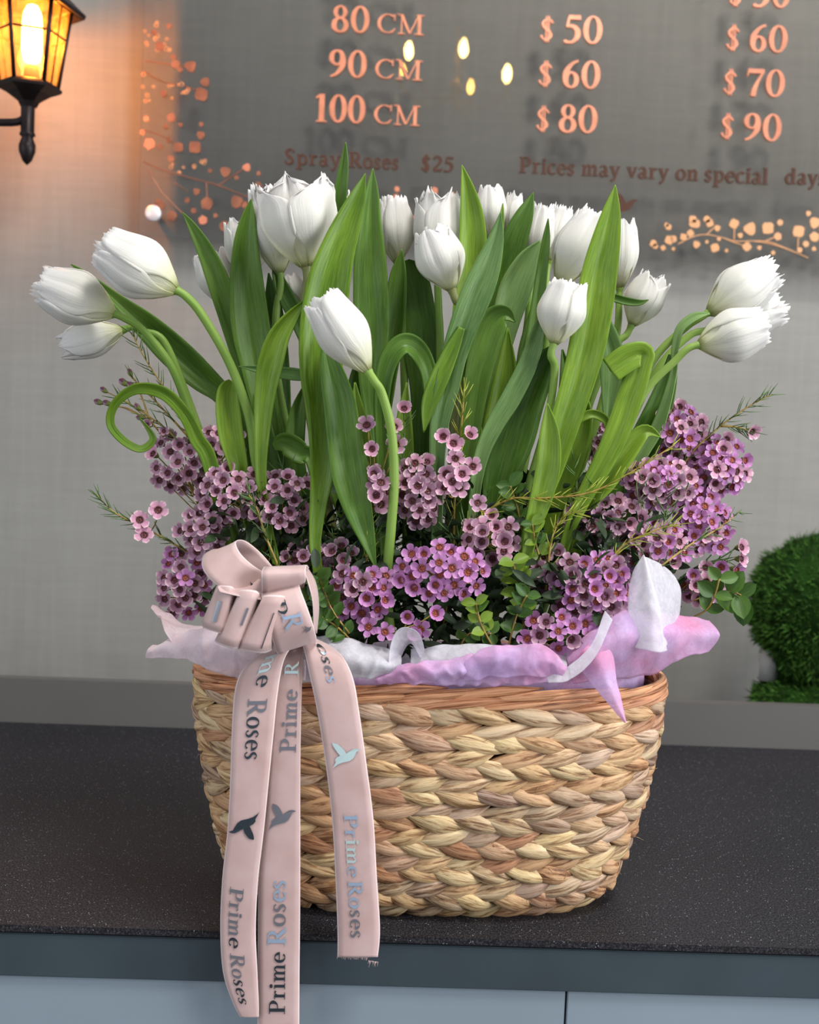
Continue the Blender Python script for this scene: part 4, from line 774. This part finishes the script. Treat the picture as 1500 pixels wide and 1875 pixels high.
def text3d(s, x0, x1, yb, cap, mat, name='letter', th=.006, b=.19, t=.06, dy=0):
    A = W(x0, yb, YB-.0005); H = abs(W(x0, yb-cap, YB).z-A.z); X1 = W(x1, yb, YB).x
    adv = sum(.32 if c == ' ' else glyph(c)[1] for c in s); sc = (X1-A.x)/(adv-.06); x = -.03
    for c in s:
        if c == ' ': x += .32; continue
        v, f, a = glyph_polys(c, b*min(1.6, H/sc), t*max(1, H/sc)*1.1, 0, 1)
        pv = [V((A.x+(x+p[0])*sc, YB-.0004-p[2]*th, A.z+p[1]*H)) for p in v]
        part(name, pv, f, mat, bd_, smooth=False); x += a
for a in (('80', 606, 676, 60, 50), ('90', 601, 671, 142, 51), ('100', 574, 668, 224, 52), ('50', 1031, 1101, 80, 52), ('60', 1027, 1097, 162, 52), ('80', 1021, 1092, 243, 52),
          ('50', 1377, 1444, 14, 52), ('60', 1369, 1439, 96, 51), ('70', 1364, 1434, 177, 51), ('90', 1358, 1428, 258, 51), ('70', 610, 679, -22, 50), ('40', 1036, 1106, -2, 52)):
    if a[0] != '40': text3d(*a, MCU, 'digit')
for a in (('$', 987, 1017, 75, 42), ('$', 984, 1014, 157, 42), ('$', 980, 1009, 239, 42), ('$', 1333, 1361, 10, 42), ('$', 1327, 1356, 91, 42), ('$', 1322, 1350, 172, 42), ('$', 1317, 1345, 253, 42)):
    text3d(*a, MCU, 'symbol', t=.05, b=.15)
for a in (('CM', 690, 776, 62, 36), ('CM', 686, 773, 145, 36), ('CM', 684, 768, 228, 36), ('CM', 694, 780, -20, 36)): text3d(*a, MCU, b=.17, t=.04)
for a in (('Spray', 520, 623, 301, 28), ('Roses', 638, 730, 307, 28), ('$25', 771, 831, 313, 28), ('Prices', 950, 1052, 317, 29), ('may', 1064, 1134, 322, 29), ('vary', 1147, 1223, 326, 29), ('on', 1237, 1278, 330, 29), ('special', 1289, 1405, 333, 30), ('days', 1437, 1512, 337, 29)):
    text3d(*a, MCD, th=.004, b=.22, t=.085)
def disc(px, py, r, mat, name='leaf_ornament', n=11, th=.002, wob=.12, off=0.0):
    c = W(px, py, YB); rr = r/F*(YB-CAM.y); ph = random.uniform(0, 6); k = random.choice((3, 4, 5))
    P = [(rr*(1+wob*cos(k*2*pi*i/n+ph)+fract(.05))) for i in range(n)]
    v = [c+V((P[i]*cos(2*pi*i/n), -.0003-off-z, P[i]*sin(2*pi*i/n))) for z in (0, th) for i in range(n)]
    f = [tuple(range(n, 2*n)), tuple(range(n-1, -1, -1))]+[(i, (i+1) % n, n+(i+1) % n, n+i) for i in range(n)]
    part(name, v, f, mat, bd_, smooth=False)
def twig(pts, r, mat):
    q = tube([V(p)-V((0, .001, 0)) for p in cr([tuple(W(x, y, YB)) for x, y in pts], 5)], r, 5); part('stem_ornament', q[0], q[1], mat, bd_, uv=q[2])
MOC = plain('brown_copper_ornament', (150, 98, 74), .35, .4, ns=30, amt=.2)
for x, y, r in ((349, 122, 10), (376, 151, 8), (369, 173, 12), (322, 118, 8), (293, 85, 8), (314, 216, 8), (304, 232, 5), (327, 270, 9), (357, 270, 11), (368, 248, 7), (310, 257, 5), (331, 229, 4), (369, 228, 4), (293, 268, 4), (313, 291, 6), (385, 313, 4), (413, 315, 9), (433, 326, 4), (474, 318, 4), (473, 341, 7), (360, 351, 6), (343, 367, 5), (379, 373, 11), (434, 370, 11), (448, 375, 6), (292, 375, 10), (315, 396, 9), (355, 386, 5), (411, 414, 9), (395, 395, 4), (330, 128, 5), (300, 172, 6), (283, 60, 5), (310, 48, 5), (318, 105, 5)):
    disc(x, y, r, MOC)
for x, y, r in ((274, 264, 10), (452, 307, 7), (372, 403, 8), (261, 243, 5), (268, 218, 5), (727, 347, 5), (725, 362, 6), (795, 350, 7), (831, 359, 5), (761, 399, 5)): disc(x, y, r, MCU)
for i in range(44):
    a = random.choice(((280, 62, 16, 24), (272, 160, 12, 26), (325, 165, 22, 18), (322, 312, 14, 12), (300, 82, 14, 12), (365, 300, 12, 8))); x = a[0]+fract(1)*a[2]; y = a[1]+fract(1)*a[3]; c = W(x, y, YB-.0012); rr = random.uniform(1.8, 3.6)/F*2
    q = tube([c+V((rr*cos(t_), 0, rr*sin(t_))) for t_ in [2*pi*k/9 for k in range(10)]], .0007, 4, caps=False); part('ring_ornament', q[0], q[1], MGO, bd_, uv=q[2])
for p in ([(262, 296), (300, 312), (345, 325), (400, 340), (470, 368)], [(272, 312), (295, 350), (318, 375), (345, 400)], [(262, 238), (300, 250), (330, 270)], [(266, 112), (310, 118), (350, 124)], [(262, 130), (300, 150), (345, 160), (370, 172)], [(320, 335), (345, 352)], [(378, 335), (380, 372)], [(400, 340), (430, 320), (450, 307)]): twig(p, .0009, MOC)
for x, y, r in ((810, 1040, 14), (800, 1030, 10), (740, 1115, 16), (750, 1128, 12), (785, 1135, 12), (812, 1100, 20), (832, 1095, 16), (832, 1140, 8), (878, 1085, 16), (910, 1068, 16), (920, 1005, 18), (935, 1025, 20), (918, 1028, 14), (938, 1120, 16), (985, 1005, 16), (998, 1022, 18), (1033, 1045, 14), (985, 1108, 8), (1040, 1095, 9), (1022, 1135, 20), (1110, 1025, 22), (1138, 1078, 12), (1075, 1148, 8), (1182, 1048, 28), (1168, 1130, 20), (1265, 1045, 28), (1225, 1135, 10), (1320, 1020, 14), (1310, 1083, 18), (1288, 1158, 10), (1405, 1060, 28), (1438, 1118, 14), (1450, 978, 12), (1480, 1020, 25), (1478, 1085, 22), (1410, 1145, 12), (1475, 1140, 10), (1520, 1050, 20), (1540, 1110, 22)):
    disc(900+x/2.5, y/2.5, r/2.5, MGO)
for p in ([(850, 1120), (920, 1085), (985, 1075), (1060, 1090), (1120, 1105), (1250, 1105), (1330, 1130), (1450, 1182)], [(985, 1075), (1010, 1050), (1030, 1040)], [(1060, 1090), (1110, 1110), (1170, 1130)], [(1110, 1100), (1112, 1030)], [(1250, 1105), (1300, 1085)], [(1200, 1105), (1290, 1120), (1400, 1160)], [(1400, 1160), (1405, 1070)]): twig([(900+x/2.5, y/2.5) for x, y in p], .0010, MGO)
BIRD = [(485, 1290), (520, 1300), (545, 1325), (560, 1345), (570, 1372), (600, 1352), (630, 1337), (655, 1337), (678, 1346), (645, 1358), (632, 1385), (615, 1410), (590, 1428), (540, 1440), (505, 1452), (480, 1470), (463, 1487), (478, 1455), (488, 1438), (485, 1420), (500, 1402), (525, 1388), (510, 1362), (492, 1330), (484, 1305)]
def bird3(fn, mat, parent, name='hummingbird_print'):
    cx = sum(p[0] for p in BIRD)/len(BIRD); cy = sum(p[1] for p in BIRD)/len(BIRD); n = len(BIRD)
    v = [fn((p[0]-cx)/200, (cy-p[1])/200) for p in BIRD]; return part(name, v, [tuple(range(n))], mat, parent, smooth=False)
c0 = W(1141, 374, YB-.002)
bird3(lambda x, y: c0+V((x*.04, 0, y*.042)), MCD, bd_, 'hummingbird_ornament')
# ------------------------------------------------------------------ printing on the ribbon tails
def on_ribbon(tl, lift=.0009):
    _, a, b = tl
    def fn(ypx_index, x): pass
    zs = [((a[i]+b[i])/2) for i in range(len(a))]
    px = []
    for p in zs:
        q = RM.transposed() @ (p-CAM); px.append(937.5+F*q.y/q.z)   # photo row of each ribbon station
    def f(row, x):
        i = 0
        while i < len(px)-2 and px[i+1] < row: i += 1
        t = (row-px[i])/(px[i+1]-px[i]); A = a[i].lerp(a[i+1], t); Bb = b[i].lerp(b[i+1], t)
        T = (zs[i+1]-zs[i]).normalized(); n = (Bb-A).cross(T).normalized()
        if n.y > 0: n = -n
        return A.lerp(Bb, x)+n*(lift+.0008*4*x*(1-x))
    return f
def rtext(tl, s, r0, r1, base, cap, mats, down=True, b=.15, t=.05, it=0):
    """letters run from row r0 to row r1; base/cap = position across the ribbon of baseline and cap top"""
    f = on_ribbon(tl); adv = sum(.3 if c == ' ' else glyph(c)[1] for c in s); x = 0; k = 0
    for c in s:
        if c == ' ': x += .3; continue
        v, fc, a = glyph_polys(c, b, t, 0, 1); keep = []
        P = [f(r0+(r1-r0)*(x+p[0]+it*p[1])/adv, base+(cap-base)*p[1]) + V((0, -.00006*p[2], 0)) for p in v]
        part('printed_letter', P, fc, mats[k % len(mats)], rb, smooth=False); x += a; k += 1
def rbird(tl, row, x, sz, mat, flip=1, vflip=1):
    f = on_ribbon(tl, .0011); bird3(lambda u, v: f(row-vflip*v*sz, x+flip*u*sz/70), mat, rb)
rtext(tA, 'me', 1200, 1258, .46, .84, [MFS, MFD]); rtext(tA, 'Roses', 1278, 1392, .34, .78, [MFG, MFD, MFD, MFD, MFD]); rbird(tA, 1513, .52, 52, MFD, -1, -1)
rtext(tA, 'Prime', 1621, 1733, .24, .62, [MFG, MFG, MFG, MFG, MFD], it=.1); rtext(tA, 'Roses', 1743, 1838, .26, .66, [MFG, MFG, MFD, MFD, MFD], it=.1)
rtext(tB, 'Prime', 1378, 1262, .86, .34, [MFG, MFG, MFG, MFG, MFG]); rtext(tB, 'R', 1238, 1212, .86, .34, [MFS]); rbird(tB, 1493, .42, 50, MFG)
rtext(tB, 'Roses', 1731, 1608, .66, .24, [MFL, MFG, MFG, MFL, MFL]); rtext(tB, 'Prime', 1856, 1742, .66, .28, [MFD])
rtext(tC, 'oses', 1182, 1252, .38, .66, [MFD, MFD, MFG, MFL]); rbird(tC, 1381, .46, 48, MFS, 1, 1)
rtext(tC, 'Prime', 1488, 1604, .30, .62, [MFL, MFL, MFS, MFS, MFL]); rtext(tC, 'Roses', 1610, 1718, .30, .64, [MFL, MFL, MFG, MFG, MFG])
# monogram on the bow loop
f = on_ribbon(tL)
for s_, r0, dx, mt in (('P', 1098, .10, MFD), ('R', 1122, .36, MFL)):
    v, fc, a = glyph_polys(s_, .13, .05, 0, 1); part('printed_letter', [f(r0+p[0]*40, dx+p[1]*.44)+V((0, -.00006*p[2], 0)) for p in v], fc, mt, rb, smooth=False)
f2 = on_ribbon(tL, .0012); bird3(lambda u, v: f2(1156-v*14, .84+u*.18), MFG, rb)
def rib_at(tl, s_, x, lift=.0011):
    _, a, b = tl; i = max(0, min(len(a)-2, int(s_))); t = s_-i; A = a[i].lerp(a[i+1], t); Bb = b[i].lerp(b[i+1], t); T = (a[i+1]+b[i+1]-a[i]-b[i]).normalized(); n = (Bb-A).cross(T).normalized()
    if n.dot(CAM-A) < 0: n = -n
    return A.lerp(Bb, x)+n*lift
bird3(lambda u, v: rib_at(tTop, 6.5-u*6, .80+v*.42), MFD, rb)
for s0, s1, x0, x1, mt in ((6.8, 8.0, .34, .8, MFG), (28.8, 29.5, .30, .60, MFG), (49.1, 49.4, .3, .92, MFD)):
    g = grid(4, 8, lambda u, v: rib_at(tPl, s0+(s1-s0)*u, x0+(x1-x0)*v)); part('printed_mark', g[0], g[1], mt, rb, uv=g[2])
# ================================================================== wall lantern
YL = .76; MBK = plain('black_bronze_metal', (34, 24, 24), .42, .6, ns=40, amt=.2)
def lp(px, py): return W(px, py, YL)
c_b = lp(53, 158); sc = (YL-CAM.y)/F
lan = thing('wall_lantern', 'black hexagonal wall lantern with amber glass and a glowing bulb, top left', 'lamp', c_b)
ctop = lp(61, 10); up = V((0, 0, 1)); Hb = (ctop.z-c_b.z); Rb, Rt = 49*sc, 70*sc
def hexp(R, z, k, rot=17): a = radians(60*k+rot); return V((c_b.x+R*cos(a), YL+R*sin(a), c_b.z+z))
b = B()
for k in range(6):
    p, q = hexp(Rb, 0, k), hexp(Rt, Hb, k); b.add(*tube([p, q], .0036, 6))
    for z, r in ((0, .0038), (Hb, .004), (Hb*.62, .0017)):
        R = Rb+(Rt-Rb)*z/Hb; b.add(*tube([hexp(R, z, k), hexp(R, z, k+1)], r, 6))
    if k % 6 not in (3, 4): b.add(*tube([(hexp(Rb, 0, k)+hexp(Rb, 0, k+1))/2, (hexp(Rt, Hb, k)+hexp(Rt, Hb, k+1))/2], .0015, 6))
b.make('frame', MBK, lan)
m = NT('amber_seeded_glass'); n = m.noise(m.coord('Object'), 110, 3, .6, 1.0); m.base((255, 190, 90), .12, 0, .5); m.b.inputs['Transmission Weight'].default_value = 0; m.bump(n, .5, .002)
tp = m.add('ShaderNodeBsdfTransparent'); tp.inputs[0].default_value = (1, .90, .70, 1); tl_ = m.add('ShaderNodeBsdfTranslucent'); tl_.inputs[0].default_value = (1, .72, .42, 1)
m1 = m.add('ShaderNodeMixShader'); m.ln(m.ramp(n, [(.3, (24, 24, 24)), (.7, (60, 60, 60))]), m1.inputs[0]); m.ln(tp.outputs[0], m1.inputs[1]); m.ln(tl_.outputs[0], m1.inputs[2])
g_ = m.add('ShaderNodeBsdfGlossy'); g_.inputs['Roughness'].default_value = .1; m2 = m.add('ShaderNodeMixShader'); m2.inputs[0].default_value = .05; m.ln(m1.outputs[0], m2.inputs[1]); m.ln(g_.outputs[0], m2.inputs[2]); m.ln(m2.outputs[0], m.out.inputs[0])
for k in range(6):
    a_, b_, c_, d_ = hexp(Rb*.99, .001, k), hexp(Rb*.99, .001, k+1), hexp(Rt*.99, Hb-.001, k+1), hexp(Rt*.99, Hb-.001, k); part('glass_pane', [a_, b_, c_, d_], [(0, 1, 2, 3)], m.m, lan, smooth=False, solid=.0015)
def hexl(prof): return [hexp(r, z, k) for r, z in prof for k in range(6)], [(j*6+k, j*6+(k+1) % 6, j*6+6+(k+1) % 6, j*6+6+k) for j in range(len(prof)-1) for k in range(6)]
q = hexl([(.001, -.030), (.012, -.032), (.016, -.024), (.034, -.012), (Rb+.006, -.006), (Rb+.007, -.001), (Rb+.001, .001), (.001, .001)]); part('base_plate', *q, MBK, lan, smooth=False)
q = hexl([(Rt+.001, Hb-.002), (Rt+.020, Hb-.010), (Rt+.022, Hb-.004), (Rt*.75, Hb+.028), (.03, Hb+.055), (.012, Hb+.062), (.001, Hb+.08)]); part('roof', *q, MBK, lan, smooth=False)
cf = V((c_b.x-.001, YL, c_b.z-.03)); q = lathe([(.0105, 0), (.0105, -.040), (.0120, -.042), (.0120, -.045), (.0085, -.048), (.0130, -.060), (.0125, -.070), (.007, -.084), (.001, -.090)], 20, cf); part('finial', q[0], q[1], MBK, lan, uv=q[2])
zb = cf.z-.022; P = [V(p) for p in cr([(c_b.x-.006, YL, zb+.004), (c_b.x-.022, YL, zb-.004), (c_b.x-.09, YL+.004, zb-.006), (c_b.x-.16, YL+.06, zb-.004), (c_b.x-.18, YW-.012, zb+.01)], 8)]
q = tube(P, .0062, 10); part('bracket_arm', q[0], q[1], MBK, lan, uv=q[2])
q = lathe([(.001, -.012), (.035, -.012), (.045, -.008), (.045, 0)], 28, (c_b.x-.18, YW-.001, zb+.01), (0, 1, 0)); part('wall_plate', q[0], q[1], MBK, lan, uv=q[2])
cb2 = V((c_b.x+.0035, YL, c_b.z+.012)); q = lathe([(.001, 0), (.012, 0), (.012, .016), (.010, .020), (.001, .02)], 20, cb2); part('bulb_socket', q[0], q[1], plain('lamp_socket_cream', (210, 190, 150), .5), lan, uv=q[2])
m = NT('glowing_bulb'); em = m.add('ShaderNodeEmission'); em.inputs[0].default_value = (1, .66, .24, 1); em.inputs[1].default_value = 14; tpb = m.add('ShaderNodeBsdfTransparent'); ad = m.add('ShaderNodeAddShader'); m.ln(em.outputs[0], ad.inputs[0]); m.ln(tpb.outputs[0], ad.inputs[1]); m.ln(ad.outputs[0], m.out.inputs[0])
q = lathe([(.004, 0), (.012, .006), (.0155, .022), (.015, .062), (.013, .078), (.008, .088), (.001, .091)], 20, cb2+V((0, 0, .021))); part('bulb', q[0], q[1], m.m, lan, uv=q[2])
pl = bpy.data.lights.new('lantern_light', 'POINT'); pl.energy = 6; pl.color = (1, .32, .03); pl.shadow_soft_size = .022; po = bpy.data.objects.new('lantern_light', pl); COL.objects.link(po); po.location = cb2+V((0, 0, .068)); 
# ================================================================== chandelier behind the camera, seen as its reflection in the board
YC = -1.75; YR = 2*YB-YC       # depth of its mirror image
def mp(px, py, dy=0): p = W(px, py, YR+dy); return V((p.x, 2*YB-p.y, p.z))
cc = mp(835, 175); ch = thing('chandelier', 'small candle bulb chandelier seen only as a reflection in the price board', 'lamp', V((cc.x, cc.y, 3.15)))
MGD = plain('gilt_metal', (190, 150, 84), .3, .8); MCR = plain('crystal_drop', (235, 235, 235), .05, .0, 1.0)
q = tube([V((cc.x, cc.y, 3.15)), cc+V((0, 0, -.05))], .006, 8); part('pole', q[0], q[1], MGD, ch, uv=q[2]); q = lathe([(.001, -.05), (.02, -.035), (.012, 0), (.03, .03), (.012, .07), (.006, .1)], 20, cc); part('hub', q[0], q[1], MGD, ch, uv=q[2])
m = NT('candle_bulb_glow'); m.base((255, 240, 200), .3); m.b.inputs['Emission Color'].default_value = (1, .64, .16, 1); m.b.inputs['Emission Strength'].default_value = 150
m2_ = NT('candle_bulb_dim'); m2_.base((255, 240, 200), .3); m2_.b.inputs['Emission Color'].default_value = (1, .52, .08, 1); m2_.b.inputs['Emission Strength'].default_value = 70
for px, py, mm, s_, dy in ((749, 92, m.m, 1, 0), (849, 88, m.m, 1, .12), (929, 134, m.m, 1, 0), (738, 127, m2_.m, .72, -.12), (862, 158, m2_.m, .8, -.14)):
    p = mp(px, py, -dy); q = lathe([(.004, -.035), (.013, -.022), (.0165, -.004), (.013, .014), (.006, .030), (.001, .038)], 16, p); q = ([p+(v-p)*s_ for v in q[0]], q[1], q[2]); o = part('bulb', q[0], q[1], mm, ch, uv=q[2])
    P = [V(t) for t in cr([tuple(cc), tuple((cc+p)/2+V((0, 0, -.09))), (p.x, p.y, p.z-.07), tuple(p+V((0, 0, -.034)))], 6)]; q = tube(P, .004, 7); part('arm', q[0], q[1], MGD, ch, uv=q[2])
    for k in range(3):
        c = p+V((fract(.03), fract(.03), -.085-.02*k)); q = lathe([(.0005, -.012), (.006, -.004), (.004, .004), (.0005, .010)], 6, c); part('crystal_drop', q[0], q[1], MCR, ch, uv=q[2], smooth=False)
for k in range(12):
    c = cc+V((fract(.15), fract(.1), -.03-random.random()*.12)); q = lathe([(.0005, -.012), (.006, -.004), (.004, .004), (.0005, .010)], 6, c); part('crystal_drop', q[0], q[1], MCR, ch, uv=q[2], smooth=False)
# ================================================================== moss topiary
YM = .76; MMS = plain('artificial_moss_green', (54, 84, 34), .95, 0, .1, ns=60, amt=.45); MMD = plain('moss_core_green', (30, 54, 20), 1, 0, .05, ns=30, amt=.3)
import bmesh
mo = thing('moss_figure', 'green artificial moss figure with a rounded body and foot at the right edge', 'topiary', W(1480, 1310, YM))
def moss(name, blobs, nb):
    bm = bmesh.new(); bmesh.ops.create_icosphere(bm, subdivisions=5, radius=1)
    c0 = V((0, 0, 0)); tot = 0
    vs = [v.co.copy() for v in bm.verts]; fs = [tuple(q.index for q in p.verts) for p in bm.faces]; bm.free(); out = []; base = []
    cx = sum((b_[0] for b_ in blobs), V((0, 0, 0)))/len(blobs)
    for d in vs:
        best = 0
        for c, r in blobs:      # outermost hit along the direction
            oc = cx-c; B_ = d.x*oc.x/r.x**2+d.y*oc.y/r.y**2+d.z*oc.z/r.z**2; A_ = d.x**2/r.x**2+d.y**2/r.y**2+d.z**2/r.z**2; C_ = oc.x**2/r.x**2+oc.y**2/r.y**2+oc.z**2/r.z**2-1
            dd = B_*B_-A_*C_
            if dd > 0: best = max(best, (-B_+sqrt(dd))/A_)
        p = cx+d*best; p += d*(.006*noise.noise(p*45)+.004*noise.noise(p*110)); base.append((p, d))
    part(name, [p for p, _ in base], fs, MMD, mo)
    bl_ = B(); rnd = random.Random(3)
    for i in range(nb):
        p, d = rnd.choice(base)
        if d.y > .4: continue
        p = p+V((rnd.uniform(-.004, .004), 0, rnd.uniform(-.004, .004)))-d*.003; t = (d+V((rnd.uniform(-1, 1), rnd.uniform(-1, 1), rnd.uniform(-1, 1)))*.7).normalized(); L = rnd.uniform(.008, .018); s_ = t.orthogonal().normalized()*.0012
        bl_.add([p-s_, p+s_, p+t*L*.6+s_*.6+V((0, 0, -.001)), p+t*L], [(0, 1, 2), (0, 2, 3)])
    stuff(bl_.make('moss_tufts', MMS, mo))
def mw(px, py): return W(px, py, YM)
moss('body', [(mw(1505, 1110), V((.112, .10, .115))), (mw(1490, 1190), V((.075, .08, .07))), (mw(1440, 1075), V((.05, .06, .06)))], 9000)
moss('foot', [(mw(1490, 1290), V((.098, .085, .055))), (mw(1440, 1285), V((.05, .06, .040)))], 4200)
q = lathe([(.001, 0), (.016, 0), (.016, .05), (.001, .05)], 16, mw(1408, 1245)); part('inner_post', q[0], q[1], plain('pale_grey_plastic', (170, 172, 170), .5), mo, uv=q[2])
print('flowers', TOTF[0])
